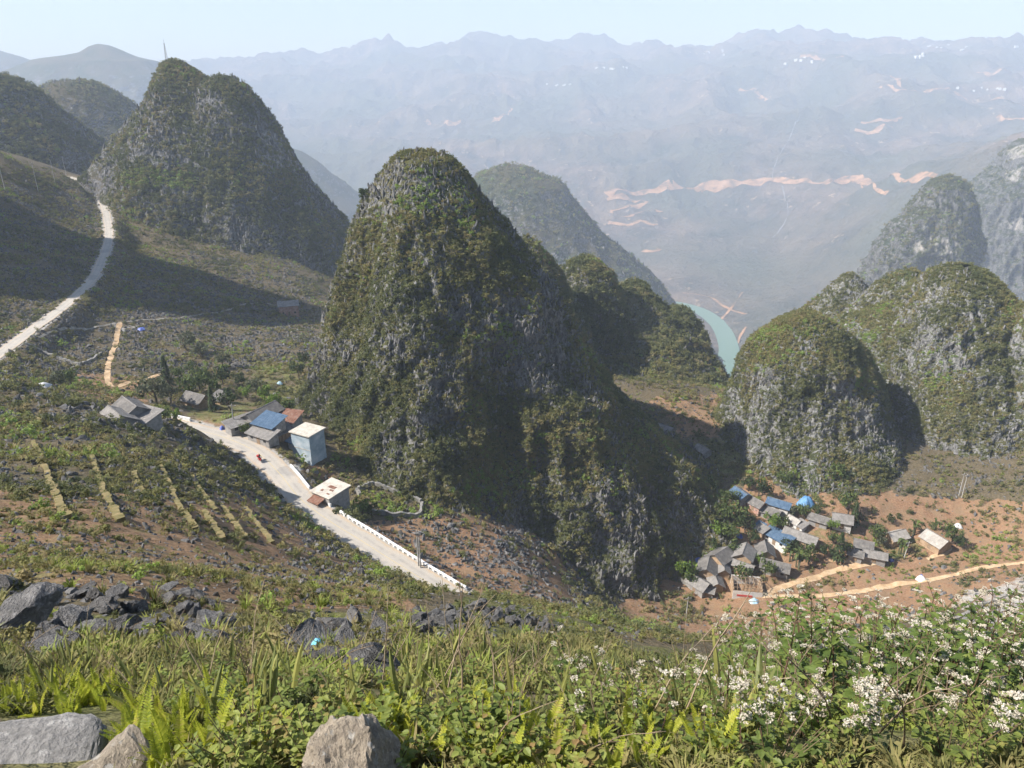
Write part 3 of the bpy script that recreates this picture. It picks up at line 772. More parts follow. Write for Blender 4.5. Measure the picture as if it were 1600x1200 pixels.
YELLOW = simple("faded_yellow_paint", [(0.50, 0.41, 0.22), (0.56, 0.47, 0.28)], 0.7, 0.9)
road = tag(ribbon("road", LOW, LOW_HW, 0.0, ROADM, cols=7, jit=0.35, seed=5, crown=0.05), kind="structure")
ribbon("centre_line", LOW, 0.07, 0.006, YELLOW, cols=2, parent=road)
tag(ribbon("road", UP, UP_HW * 0.92, 0.02, ROADM, cols=5, jit=0.5, seed=6), kind="structure")
def hit_h(px, py, h=0.0, near=False):
    """where a sight line comes within height h of the ground"""
    d = ray(px, py); Y = np.geomspace(1.2, 9, 300) if near else np.geomspace(96 if h > 0 else 8, 700, 1100)
    P = d[None] * (Y / d[1])[:, None]
    g = ground(P[:, 0], P[:, 1], True) + h
    k = np.where(P[:, 2] < g)[0]; k = k[0] if len(k) else len(Y) - 1
    k = max(k, 1)
    p = (P[k] + P[k - 1]) / 2
    p[2] = gz(p[0], p[1]); return p
PATHS = {}
def path(pxs, hw, mat=DIRT, seed=0, zl=0.10):
    P = catmull([hit_h(a, b) for a, b in pxs], 0.8)
    PATHS[len(PATHS)] = (P, hw)
    return tag(ribbon("path", P, hw, zl, mat, drape=ground, cols=4, jit=0.3, seed=seed), kind="structure")
path([(1196,928),(1225,918),(1262,908),(1300,895),(1338,885),(1375,878)], 0.8, seed=1)
path([(1190,931),(1235,932),(1290,930),(1350,922),(1410,912),(1460,905),(1510,893),(1560,884),(1620,876)], 0.9, seed=2)
path([(1295,873),(1340,876),(1385,873)], 0.6, seed=3)
path([(1448,872),(1470,868),(1483,860),(1484,854)], 0.6, seed=4)
path([(188,503),(182,530),(174,555),(168,580),(170,600),(184,605),(205,598),(228,593),(252,585)], 0.75, seed=5)
path([(1062,872),(1085,866),(1100,862)], 0.6, seed=6)
path([(60,528),(120,512),(200,503),(280,497),(345,489),(400,474),(430,478)], 0.4, simple('stony_trail', [(0.17,0.155,0.13),(0.26,0.24,0.20),(0.34,0.31,0.26)], 0.6, 0.95, 0.4, 0.05, 'pos'), seed=7)
path([(460,705),(485,700),(500,702),(490,712),(465,716)], 1.6, DUST, seed=8)

def far_hit(px, py):
    d = ray(px, py); Y = np.geomspace(1500, 7300, 1800); P = d[None] * (Y / d[1])[:, None]
    g = far_ground(P[:, 0], P[:, 1]); k = np.where(P[:, 2] < g)[0]; k = max(k[0], 1) if len(k) else len(Y) - 1
    return P[k]
SPOIL = simple("orange_spoil", [(0.10, 0.08, 0.055), (0.38, 0.21, 0.105), (0.54, 0.32, 0.175)], 0.035, 0.95, vec='pos', spec=0.05)
GREYSTREAM = simple("stream_bed", [(0.16, 0.15, 0.14), (0.32, 0.31, 0.29)], 0.02, 0.9, vec='pos')
def far_strip(name, pxs, hw, mat, seed=0, jit=0.5):
    P = catmull([far_hit(a, b) for a, b in pxs], 18.0)
    hwv = 1.1 * hw * (1 + 1.2 * fbm(np.arange(len(P)) * 0.22, np.zeros(len(P)) + seed, octs=3, seed=seed))
    return tag(ribbon(name, P, np.maximum(hwv, 1.5), 2.5, mat, drape=far_ground, cols=6, jit=hw * 1.3, seed=seed), kind="structure")
for k, (pp, hw, m) in enumerate([
    ([(948,306),(985,303),(1020,298),(1060,293),(1110,292),(1150,289),(1180,285),(1208,281),(1240,284),(1300,283),(1340,281),(1400,281),(1430,277),(1462,277)], 14, SPOIL),
    ([(948,312),(985,314),(1012,316),(1000,322),(965,328),(955,332),(995,334),(1025,328),(1032,333)], 9, SPOIL),
    ([(950,350),(985,352),(1000,345),(1015,352),(1028,352)], 8, SPOIL),
    ([(1005,392),(1020,393),(1030,390)], 11, SPOIL),
    ([(1375,136),(1410,140),(1450,144),(1500,150),(1550,156),(1620,164)], 7, SPOIL),
    ([(1525,114),(1560,112),(1620,110)], 5, SPOIL), ([(1560,182),(1590,186),(1620,190)], 7, SPOIL), ([(1395,120),(1405,128),(1415,140)], 7, SPOIL),
    ([(1250,90),(1275,92),(1290,96)], 8, SPOIL), ([(1305,92),(1318,88)], 6, SPOIL), ([(1155,140),(1180,143),(1205,152)], 7, SPOIL),
    ([(665,190),(695,192),(720,190)], 9, SPOIL), ([(770,188),(785,182),(800,170)], 10, SPOIL), ([(1335,205),(1365,206),(1395,200)], 9, SPOIL), ([(1345,192),(1375,188),(1410,184)], 8, SPOIL),
    ([(1340,283),(1370,297),(1385,305)], 4, SPOIL),
    ([(1250,180),(1240,200),(1222,235),(1210,262),(1206,280)], 1.6, GREYSTREAM), ([(1222,292),(1230,315),(1231,335),(1225,350),(1205,372)], 1.6, GREYSTREAM),
    ([(1066,459),(1090,461),(1112,467),(1128,478),(1140,484)], 4, SPOIL), ([(1126,502),(1140,486),(1160,458)], 3, SPOIL), ([(1140,484),(1165,492)], 2.5, SPOIL), ([(1150,540),(1165,512)], 3, SPOIL)]):
    far_strip("stream" if m is GREYSTREAM else "road", pp, hw, m, seed=k)
wt = NT("river_water"); wt.color((0.15, 0.25, 0.17)); wt.rough(0.35, 0.5)
wt.bump(wt.noise(wt.pos(), 0.15, 3), 0.15, 0.5)
rb = ribbon("river", RIV, 28.0, 0.0, wt.m, cols=3); tag(rb, kind="structure")
rb.data.transform(Matrix.Translation((0, 0, 0)))

# ------------------------------------------------------------------ buildings
def mat_roof(name, c0, c1, c2, rows=3.0, wave=True):
    t = NT(name); v = t.objc()
    n = t.noise(v, 0.9, 5, 0.6); n2 = t.noise(t.scaled(v, (3, 0.5, 1)), 2.0, 4)
    c = t.ramp(n, [(0.3, c0), (0.52, c1), (0.72, c2)])
    c = t.mix(t.rng(n2, 0.45, 0.75, 0, 0.45), c, tuple(x * 0.55 for x in c0))
    t.color(c); t.rough(0.85, 0.2)
    if wave:
        w = t.n("ShaderNodeTexWave"); w.wave_type = 'BANDS'; w.bands_direction = 'X'; t.l(v, w.inputs[0]); w.inputs['Scale'].default_value = rows; t.bump(w.outputs['Fac'], 0.6, 0.06)
    return t.m
RGREY = mat_roof("fibre_cement_roof", (0.19, 0.18, 0.165), (0.27, 0.255, 0.235), (0.35, 0.33, 0.30))
RDARK = mat_roof("weathered_tile_roof", (0.12, 0.115, 0.108), (0.19, 0.18, 0.165), (0.27, 0.25, 0.225))
RPALE = mat_roof("pale_roof", (0.33, 0.30, 0.26), (0.45, 0.42, 0.37), (0.55, 0.52, 0.47))
RBLUE = mat_roof("blue_metal_roof", (0.07, 0.12, 0.19), (0.10, 0.165, 0.25), (0.15, 0.215, 0.30), 5.0)
RRUST = mat_roof("rusty_metal_roof", (0.20, 0.09, 0.06), (0.28, 0.15, 0.10), (0.34, 0.24, 0.2), 5.0)
RSLAB = mat_roof("flat_concrete_roof", (0.42, 0.38, 0.32), (0.56, 0.52, 0.44), (0.64, 0.60, 0.52), 1, False)
WEARTH = simple("rammed_earth_wall", [(0.28, 0.19, 0.11), (0.38, 0.27, 0.17), (0.46, 0.34, 0.23)], 1.5, 0.95, 0.3, 0.03)
WGREY = simple("grey_block_wall", [(0.20, 0.195, 0.185), (0.29, 0.28, 0.265), (0.36, 0.35, 0.33)], 1.5, 0.95, 0.3, 0.03)
WWHITE = simple("white_plaster_wall", [(0.50, 0.48, 0.44), (0.62, 0.60, 0.56), (0.70, 0.68, 0.64)], 1.2, 0.9, 0.2, 0.02)
WBLUE = simple("blue_limewash_wall", [(0.24, 0.31, 0.36), (0.36, 0.44, 0.49), (0.52, 0.56, 0.58)], 0.5, 0.9, 0.2, 0.02)
WPINK = simple("pink_brick_wall", [(0.34, 0.18, 0.13), (0.44, 0.27, 0.21), (0.50, 0.36, 0.30)], 1.2, 0.9, 0.2, 0.02)
WOOD = simple("old_timber", [(0.16, 0.11, 0.07), (0.26, 0.19, 0.125), (0.36, 0.28, 0.20)], 3, 0.9, 0.3, 0.01, stretch=(1, 1, 0.2))
DARK = simple("dark_opening", [(0.02, 0.02, 0.022), (0.035, 0.033, 0.03)], 2, 0.6)
V_ = "village houses"
FOOT = []          # footprints kept free of scatter: x, y, radius
def direction(px, py, dx, dy, z):
    a, b = atZ(px - dx / 2, py - dy / 2, z), atZ(px + dx / 2, py + dy / 2, z)
    return math.atan2(b[1] - a[1], b[0] - a[0])
def slab(pts, th):
    """thick quad from four roof corners"""
    p = [Vector(q) for q in pts]; n = (p[1] - p[0]).cross(p[3] - p[0]).normalized()
    if n.z < 0: n = -n
    return [q - n * th for q in p] + p
def house(px, py, dx, dy, L, W, Hw, Hr, roof, wall, label, name="village_house", group=None, mono=False, cat="house", ridge=True, door=True, flat=False, zoff=0.0, group2=None):
    if group == V_: L, W, Hr, Hw = L * 0.70, W * 0.70, Hr * 0.78, Hw * 0.86
    P = hit_h(px, py, Hw + 0.5 * Hr); z = P[2]
    e = empty(name, (P[0], P[1], z + zoff), direction(px, py, dx, dy, z + Hw))
    tag(e, label, cat, group)
    FOOT.append((P[0], P[1], max(L, W) * 0.55))
    w = MB(); x, y = L / 2, W / 2; b = -2.2
    if mono:
        w.hexa([(-x,-y,b),(x,-y,b),(x,y,b),(-x,y,b),(-x,-y,Hw),(x,-y,Hw),(x,y,Hw+Hr),(-x,y,Hw+Hr)])
    elif flat:
        w.box(-x, -y, b, x, y, Hw)
    else:
        w.add([(-x,-y,b),(x,-y,b),(x,y,b),(-x,y,b),(-x,-y,Hw),(x,-y,Hw),(x,y,Hw),(-x,y,Hw),(-x,0,Hw+Hr-0.05),(x,0,Hw+Hr-0.05)],
              [(0,3,2,1),(0,1,5,4),(2,3,7,6),(1,2,6,9,5),(3,0,4,8,7),(4,5,9,8),(6,7,8,9)])
    w.build("wall", wall, e)
    o, oe = 0.55, 0.5; th = 0.10
    if mono:
        dzs = Hr / W * o
        MB().hexa(slab([(-x-oe,-y-o,Hw-dzs+0.06),(x+oe,-y-o,Hw-dzs+0.06),(x+oe,y+o,Hw+Hr+dzs+0.06),(-x-oe,y+o,Hw+Hr+dzs+0.06)], th)).build("roof", roof, e)
    elif flat:
        MB().box(-x-0.35, -y-0.35, Hw+0.003, x+0.35, y+0.35, Hw+0.2).build("roof", roof, e)
    else:
        dzs = Hr / y * o; sag = 0.0
        for s in (-1, 1):
            MB().hexa(slab([(-x-oe, s*(y+o), Hw-dzs+0.09),(x+oe, s*(y+o), Hw-dzs+0.09),(x+oe, s*0.02, Hw+Hr+0.09),(-x-oe, s*0.02, Hw+Hr+0.09)], th)).build("roof_slope", roof, e)
        if ridge: MB().tube((-x-oe, 0, Hw+Hr+0.08), (x+oe, 0, Hw+Hr+0.08), 0.11, None, 6).build("ridge_cap", RDARK if roof is not RDARK else RGREY, e)
    if door:
        MB().box(-0.5, -y-0.04, 0, 0.5, -y+0.05, min(1.95, Hw-0.2)).build("door", WOOD, e)
        for s in (-1, 1):
            if L > 6: MB().box(s*L*0.3-0.4, -y-0.03, 0.9, s*L*0.3+0.4, -y+0.05, min(1.8, Hw-0.2)).build("window", DARK, e)
    return e
V_ = "village houses"
house(1127,864,-22,14,7.5,7.0,2.5,1.9,RDARK,WEARTH,"dark grey gabled house at the top left of the clustered roofs","village_house",V_)
house(1163,860,-7,19,7.5,6.8,2.9,1.9,RGREY,WEARTH,"pale grey gabled house with its ridge pointing at the viewer, above the timber frame","village_house",V_)
house(1160,880,36,13,8.0,3.6,2.2,0.9,RGREY,WEARTH,"low annex in front of the pale grey gabled house","house_annex",V_)
house(1196,857,4,16,6.4,6.0,2.6,1.7,RDARK,WEARTH,"small grey gabled house left of the blue roofed barn","village_house",V_)
house(1212,880,46,11,9.5,5.2,2.5,1.6,RDARK,WGREY,"long dark grey roofed house beside the banana grove","village_house",V_)
house(1106,882,-5,22,8.0,6.4,2.5,1.8,RDARK,WEARTH,"large grey gabled house left of the small annex, dark right slope","village_house",V_)
house(1131,887,3,16,4.0,4.0,2.2,1.2,RGREY,WEARTH,"smallest gabled hut inside the roof cluster","village_house",V_)
house(1093,907,28,17,7.5,5.6,2.3,1.6,RGREY,WGREY,"lowest left house of the roof cluster by the stone terrace","village_house",V_)
house(1119,906,7,20,5.2,4.4,2.3,1.3,RGREY,WEARTH,"narrow house between the lowest house and the timber frame","village_house",V_)
house(1106,919,16,4,4.2,2.6,1.9,0.7,RGREY,WGREY,"low lean-to at the front edge of the roof cluster","house_annex",V_,mono=True)
house(1216,836,36,20,10.5,4.4,2.5,1.0,RBLUE,WWHITE,"long blue metal roofed barn in the village middle","village_house",V_,mono=True)
house(1252,834,47,17,12.0,5.0,2.5,1.5,RGREY,WEARTH,"longest grey roofed house right of the blue barn","village_house",V_)
house(1218,784,27,8,8.5,4.8,2.6,1.3,RBLUE,WWHITE,"blue roofed white walled house at the field edge","village_house",V_)
house(1158,768,17,12,6.5,5.0,2.4,1.3,RBLUE,WGREY,"blue roofed house half hidden by trees in the hill shadow","village_house",V_)
house(1183,782,17,9,6.0,4.6,2.4,1.3,RDARK,WPINK,"dark roofed house with a red end wall in the hill shadow","village_house",V_)
house(1203,795,26,9,8.0,4.6,2.2,1.2,RDARK,WGREY,"dark grey shed below the blue roofed white house","village_house",V_)
house(1242,811,14,8,4.5,3.4,2.0,1.0,RPALE,WWHITE,"small pale hut above the long grey house","village_house",V_)
house(1252,818,12,7,3.6,3.0,1.8,0.7,RGREY,WWHITE,"white block store beside the small pale hut","village_house",V_,mono=True)
house(1281,808,22,7,7.0,4.2,2.2,1.2,RDARK,WGREY,"weathered grey house below the blue tarpaulin shed","village_house",V_)
house(1190,826,10,6,3.6,3.0,2.0,0.7,RGREY,WEARTH,"tiny orange walled hut left of the blue barn","village_house",V_,mono=True)
house(1188,820,8,4,2.6,2.2,1.6,0.5,RBLUE,WGREY,"tiny blue roofed shed at the tree edge","village_house",V_,mono=True)
house(1317,806,24,4,6.6,5.8,2.6,1.7,RGREY,WWHITE,"grey roofed house with a white gable below the big bush","village_house",V_)
house(1350,847,24,5,6.0,4.6,2.4,1.4,RDARK,WWHITE,"grey roofed house behind the long low shed","village_house",V_)
house(1367,863,32,6,7.8,3.8,2.1,1.2,RGREY,WGREY,"long low grey shed beside the path junction","village_house",V_)
house(1338,862,16,4,4.6,3.6,2.0,1.0,RDARK,WGREY,"dark roofed shed joined left of the long low shed","village_house",V_)
house(1401,833,25,-6,7.2,5.0,2.4,1.5,RPALE,WEARTH,"pale roofed house standing alone beside the banana plants","village_house",V_)
house(1464,840,20,12,8.2,6.6,2.6,1.9,RPALE,WEARTH,"large pale roofed house with a brick gable, farthest right in the village","village_house",V_)
house(1332,741,8,2,2.0,1.8,1.9,0.5,RPALE,WWHITE,"tiny white hut on the slope above the orange field","field_hut",None,mono=True)
house(1040,667,24,8,7.0,5.0,2.5,1.2,RGREY,WGREY,"grey roofed house at the saddle by the centre hill","village_house",V_)
house(1099,700,20,12,6.5,4.4,2.4,1.2,RGREY,WGREY,"grey roofed house standing alone in the shaded hollow","village_house",V_)
RD = "roadside houses"
house(177,632,20,16,5.6,5.0,2.3,1.5,RGREY,WGREY,"pale gabled house peeping over the rocky hillside crest","roadside_house",RD,zoff=-2.0)
house(203,632,18,13,6.0,4.2,2.4,1.2,RDARK,WGREY,"dark roofed wing right of the pale gabled house","roadside_house",RD)
house(222,646,26,7,5.8,3.4,2.0,0.8,RGREY,WGREY,"low pale roofed shed behind the hillside crest","roadside_house",RD,mono=True)
house(306,618,24,6,6.0,4.2,2.3,1.3,RDARK,WEARTH,"small old house among the valley trees","roadside_house",RD)
house(342,618,14,4,3.8,3.0,1.8,0.8,RDARK,WEARTH,"little barn right of the old house among trees","roadside_house",RD,mono=True)
house(408,641,40,-20,8.5,4.6,2.6,1.3,RDARK,WGREY,"long dark grey roofed house behind the blue roof","roadside_house",RD)
house(376,657,40,-14,6.5,2.6,2.0,0.6,RGREY,WGREY,"low grey lean-to left of the blue roof","house_annex",RD,mono=True)
house(447,650,30,4,5.6,4.2,2.6,0.9,RRUST,WGREY,"rusty roofed outbuilding behind the blue roof","roadside_house",RD,mono=True)
house(420,656,30,8,5.6,4.2,3.2,1.0,RBLUE,WGREY,"bright blue roofed house by the road bend","roadside_house",RD,mono=True)
house(410,675,44,14,6.6,2.8,2.1,0.7,RGREY,WGREY,"grey veranda roof in front of the bright blue roof","house_annex",RD,mono=True)
house(437,673,36,-16,5.4,2.2,2.0,0.6,RDARK,WOOD,"open timber shed right of the grey veranda","roadside_house",RD,mono=True,door=False)
house(460,689,12,-9,2.2,1.8,2.0,0.5,RBLUE,WWHITE,"tiny blue roofed lean-to beside the tall blue house","house_annex",RD,mono=True)
house(450,474,24,-2,8.5,5.5,4.6,0.8,RGREY,WPINK,"two storey pink walled house below the cone hill","roadside_house",RD,mono=True)
# tall blue house beside the road
P = hit_h(480,672,6.5)
th = empty("tall_house", (P[0], P[1], P[2]), direction(485,672,34,9,P[2]+6)); tag(th, "tall narrow blue house with a flat concrete roof beside the road", "house", RD)
FOOT.append((P[0], P[1], 4.2))
MB().box(-2.6,-2.4,-5.5,2.6,2.4,6.4).build("wall", WBLUE, th)
MB().box(-2.64,-2.2,-0.5,-2.603,2.2,6.2).build("side_wall", WWHITE, th)
MB().box(-2.95,-2.75,6.403,2.95,2.75,6.62).build("roof", RSLAB, th)
MB().box(-2.75,-2.46,2.9,2.75,-2.403,3.08).build("floor_band", CONC, th)
for yy in (-1.2, 0.5):
    wdw = MB().box(-2.69,yy,3.7,-2.643,yy+0.9,5.1).build("window", DARK, th); MB().box(-2.72,yy-0.08,3.58,-2.643,yy+0.98,3.69).build("sill", CONC, wdw)
MB().box(-2.69,-1.6,0.0,-2.643,-0.5,2.1).build("door", WOOD, th)
# hut below the road with a stained flat roof
P = hit_h(516,762,3.0)
hu = empty("roadside_hut", (P[0], P[1], P[2]), direction(516,762,34,14,P[2]+3)); tag(hu, "dark walled hut with a pale rust stained flat roof below the road", "house", RD)
FOOT.append((P[0], P[1], 4.0))
MB().box(-2.4,-2.6,-3.0,2.4,2.6,2.7).build("wall", WGREY, hu)
rf = MB().hexa(slab([(-2.8,-3.0,2.73),(2.8,-3.0,2.73),(2.8,3.0,3.0),(-2.8,3.0,3.0)],0.14)).build("roof", RSLAB, hu)
for (a, b, w_, h_) in ((0.2,0.4,0.9,0.45),(0.9,-0.5,0.5,0.25),(-0.8,-1.4,0.3,0.3),(1.3,-1.8,0.35,0.2)):
    MB().box(a-w_,b-h_,2.872+b*0.045,a+w_,b+h_,2.905+b*0.045).build("rust_sheet", RRUST, rf)
MB().hexa(slab([(-1.9,-4.6,1.6),(1.2,-4.6,1.6),(1.2,-2.65,2.1),(-1.9,-2.65,2.1)],0.08)).build("porch_roof", RRUST, hu)
for xx in (-1.7, 1.0): MB().tube((xx,-4.4,-2.5),(xx,-4.4,1.6),0.07).build("porch_post", WOOD, hu)
MB().box(-0.4,-2.64,0,0.5,-2.603,1.9).build("door", WOOD, hu)
# house under construction: brick base, bare timber frame
P = hit_h(1167,912,2.2)
fr = empty("timber_frame_house", (P[0], P[1], P[2]), direction(1167,912,34,3,P[2]+2)); tag(fr, "unfinished house with bare timber roof frame and white and red walls", "house", V_)
FOOT.append((P[0], P[1], 5.0))
MB().box(-3.6,-2.6,-2.0,3.6,-2.35,1.5).build("wall", WWHITE, fr); MB().box(-3.6,2.35,-2,3.6,2.6,2.6).build("wall", WWHITE, fr)
MB().box(-3.6,-2.347,-2,-3.35,2.347,2.0).build("wall", WEARTH, fr); MB().box(3.35,-2.347,-2,3.6,2.347,2.0).build("wall", WEARTH, fr)
MB().box(-2.6,-2.66,0.0,1.2,-2.603,0.55).build("red_banner", simple("red_cloth", [(0.45,0.06,0.05),(0.55,0.10,0.08)], 2, 0.8), fr)
for k in range(8):
    xx = -3.5 + k; MB().tube((xx,-2.5,1.5),(xx,0.2,3.6),0.07).tube((xx,0.2,3.6),(xx,2.5,2.6),0.07).build("rafter", WOOD, fr)
for k in range(5):
    q = k / 4; MB().tube((-3.8,-2.5+2.7*q,1.6+2.1*q),(3.8,-2.5+2.7*q,1.6+2.1*q),0.06).build("purlin", WOOD, fr)
for xx in (-3.5, 0, 3.5): MB().tube((xx,-2.5,-0.5),(xx,-2.5,1.55),0.09).build("post", WOOD, fr)

# ------------------------------------------------------------------ tarpaulins and tents
def cloth_mesh(name, seed, rx, ry, h, n=14):
    r = np.random.default_rng(seed); th = np.linspace(0, 2*np.pi, 20, endpoint=False); t = np.linspace(0, 1, n)
    T, S = np.meshgrid(th, t, indexing='ij')
    fold = 1 + 0.16 * np.sin(T * 5 + seed) * S + 0.08 * np.sin(T * 9 + 2 * seed) * S
    X = np.cos(T) * S * rx * fold; Y = np.sin(T) * S * ry * fold; Z = h * (1 - S ** 2.0) + 0.10 * h * np.sin(T * 5 + seed) * S * (1 - S) * 3
    return np_mesh(name, np.stack([X, Y, Z], -1).reshape(-1, 3), grid_faces(20, n, True))
TB = simple("blue_tarpaulin", [(0.07, 0.10, 0.34), (0.11, 0.16, 0.46), (0.2, 0.27, 0.58)], 1.5, 0.45, 0.3, 0.05)
TC = simple("light_blue_tarpaulin", [(0.30, 0.48, 0.60), (0.45, 0.62, 0.70)], 1.5, 0.5)
TW = simple("white_sheet", [(0.62, 0.62, 0.6), (0.76, 0.76, 0.75)], 1.5, 0.6)
TMID = simple("mid_blue_tarpaulin", [(0.06, 0.18, 0.36), (0.10, 0.25, 0.45), (0.22, 0.38, 0.56)], 1.0, 0.5, 0.3, 0.05)
for k, (px, py, rx, h, m, lab, nm) in enumerate([
    (1091,843,1.5,1.5,TB,"bright blue tarpaulin heaped on the brown slope above the roof cluster","blue_tarpaulin"),
    (1092,873,1.1,0.9,TB,"blue tarpaulin beside the dirt path, left of the roof cluster","blue_tarpaulin"),
    (1156,836,0.9,1.1,TB,"small blue tarpaulin under the trees above the roof cluster","blue_tarpaulin"),
    (1130,898,0.9,0.9,TB,"blue tarpaulin hung between the small huts of the cluster","blue_tarpaulin"),
    (1391,872,1.0,0.7,TB,"blue tarpaulin at the right end of the long low shed","blue_tarpaulin"),
    (1260,782,2.6,2.6,TMID,"mid blue tarpaulin shed on the orange field edge","tarpaulin_shed"),
    (1440,903,1.4,1.2,TW,"white plastic tent with blue flap on the field by the path","plastic_tent"),
    (1497,821,1.2,1.1,TW,"white plastic sheet beside the farthest house","plastic_sheet"),
    (1179,938,1.5,1.0,TC,"pale blue tarpaulin below the path start","pale_tarpaulin"),
    (1023,872,1.1,0.6,TC,"pale turquoise sheet at the foot of the centre hill","pale_tarpaulin"),
    (221,513,1.6,0.9,TB,"blue tarpaulin pile at the top of the zigzag path","blue_tarpaulin"),
    (347,668,0.7,0.9,TB,"blue and white sacks beside the road bend","sack_heap"),
    (437,598,0.9,0.8,TC,"turquoise sheet on the bushy slope by the centre hill","pale_tarpaulin"),
    (66,601,1.8,1.0,TW,"pale tilted sheet on the hillside edge","pale_sheet")]):
    P = hit_h(px, py, h * 0.5)
    o = link(nm, cloth_mesh(nm, k + 1, rx, rx * 0.85, h), m); o.location = (P[0], P[1], P[2] - 0.05); o.rotation_euler = (0, 0, k * 1.3)
    tag(o, lab, "tarpaulin"); FOOT.append((P[0], P[1], rx))
    if nm == "plastic_tent":
        f = link("flap", cloth_mesh("flap", 33, 0.8, 0.6, 1.05), TB, o); f.location = (0.75, -0.3, 0.05)

# ------------------------------------------------------------------ guard rails, walls, poles, motorcycle
def offset_line(C, off):
    T = np.gradient(C[:, :2], axis=0); T /= np.linalg.norm(T, axis=1)[:, None]
    Q = C.copy(); Q[:, 0] -= T[:, 1] * off; Q[:, 1] += T[:, 0] * off; return Q
def resample(C, step):
    s = np.concatenate([[0], np.cumsum(np.linalg.norm(np.diff(C[:, :2], axis=0), axis=1))]); q = np.arange(0, s[-1], step)
    return np.stack([np.interp(q, s, C[:, k]) for k in range(3)], -1)
def between(C, px0, px1):
    p, _ = to_px(C); return C[(p >= px0) & (p <= px1)]
RAIL = offset_line(LOW, LOW_HW + 0.35)
def strip_box(mb, C, w, z0, z1):
    T = np.gradient(C[:, :2], axis=0); T /= np.linalg.norm(T, axis=1)[:, None]
    for k in range(len(C) - 1):
        a, b = C[k], C[k + 1]; na = np.array([-T[k, 1], T[k, 0], 0]) * w; nb = np.array([-T[k+1, 1], T[k+1, 0], 0]) * w
        mb.hexa([a-na+[0,0,z0], b-nb+[0,0,z0], b+nb+[0,0,z0], a+na+[0,0,z0], a-na+[0,0,z1], b-nb+[0,0,z1], b+nb+[0,0,z1], a+na+[0,0,z1]])
def guard(px0, px1, label, posts=True, hgt=0.62, w=0.16, name="guard_rail"):
    C = resample(between(RAIL, px0, px1), 1.2)
    e = empty(name, tuple(C[0])); tag(e, label, "guard rail"); C = C - C[0]
    mb = MB(); strip_box(mb, C, w, hgt - 0.30 if posts else -0.4, hgt); mb.build("beam", WHITE, e)
    if posts:
        pm = MB().box(-0.2, -0.13, -0.6, 0.2, 0.13, hgt - 0.303).mesh("post"); pm.materials.append(WHITE)
        for k in range(0, len(C)):
            o = link("post", pm, None, e); o.location = C[k]
            if k < len(C) - 1: o.rotation_euler = (0, 0, math.atan2(C[k+1][1]-C[k][1], C[k+1][0]-C[k][0]))
    return e
guard(527, 735, "long white concrete guard rail on posts along the lower road")
guard(492, 522, "short white parapet beside the rusty roofed hut", False)
guard(452, 488, "thin pale parapet on the outer road bend", False, 0.5, 0.12)
guard(246, 306, "pale blue white guard wall at the far end of the road", False, 0.7, 0.2)
STONEW = mat_rock("dry_stone", (0.16, 0.155, 0.14), (0.25, 0.24, 0.215), (0.36, 0.345, 0.31), 2.5, False)
def stone_wall(pxs, label, h=0.9, w=0.28, name="stone_wall", mat=None, seed=0):
    C = resample(catmull([hit_h(a, b) for a, b in pxs], 0.6), 0.55)
    C[:, 2] = ground(C[:, 0], C[:, 1])
    C[:, :2] += np.stack([fbm(C[:,0], C[:,1], octs=2, seed=seed), fbm(C[:,1], C[:,0], octs=2, seed=seed+1)], -1) * 0.18
    o = C[0].copy(); mb = MB(); C = C - o
    T = np.gradient(C[:, :2], axis=0); T /= np.linalg.norm(T, axis=1)[:, None] + 1e-9; r = np.random.default_rng(seed)
    hs = h * (r.uniform(0.75, 1.15, len(C)) if name != 'terrace_bank' else r.uniform(0.9, 1.1, len(C))); ws = w * r.uniform(0.8, 1.25, len(C))
    V = []
    for k in range(len(C)):
        n = np.array([-T[k,1], T[k,0], 0]) * ws[k]
        V += [C[k]-n*1.25+[0,0,-0.5], C[k]-n+[0,0,hs[k]], C[k]+n+[0,0,hs[k]], C[k]+n*1.25+[0,0,-0.5]]
    F = [(4*k+a, 4*k+4+a, 4*k+5+a, 4*k+1+a) for k in range(len(C)-1) for a in range(3)] + [(0,1,2,3), (len(V)-1,len(V)-2,len(V)-3,len(V)-4)]
    ob = link(name, py_mesh(name, V, F), mat or STONEW); ob.location = o
    return tag(ob, label, "wall")
stone_wall([(560,767),(566,762),(582,757),(600,763),(620,769),(640,777),(659,787)], "upper dry stone wall of the walled garden below the hill", seed=1)
stone_wall([(659,788),(657,800),(655,806),(640,807),(612,806),(600,803)], "lower right dry stone wall of the walled garden", seed=2)
stone_wall([(607,803),(590,803),(575,799),(560,796)], "lower left dry stone wall of the walled garden", seed=3)
stone_wall([(558,768),(562,774),(563,776)], "short end wall of the walled garden near the hut", seed=4)
stone_wall([(40,540),(70,552),(95,562),(125,572)], "pale stone wall climbing the slope below the upper road", seed=5)
stone_wall([(105,580),(140,565),(160,553)], "dark field wall left of the zigzag path", 0.7, seed=6)
stone_wall([(1060,905),(1075,915),(1090,922)], "stone terrace wall below the roof cluster", 0.8, seed=7)
stone_wall([(1455,992),(1480,975),(1510,960),(1545,943),(1600,925)], "rough fence wall climbing beside the pale ground at the edge", 0.7, seed=8)
TERR = simple("terrace_earth", [(0.10, 0.10, 0.04), (0.19, 0.16, 0.075), (0.28, 0.215, 0.115)], 1.2, 0.95, 0.5, 0.1, 'pos', spec=0.1)
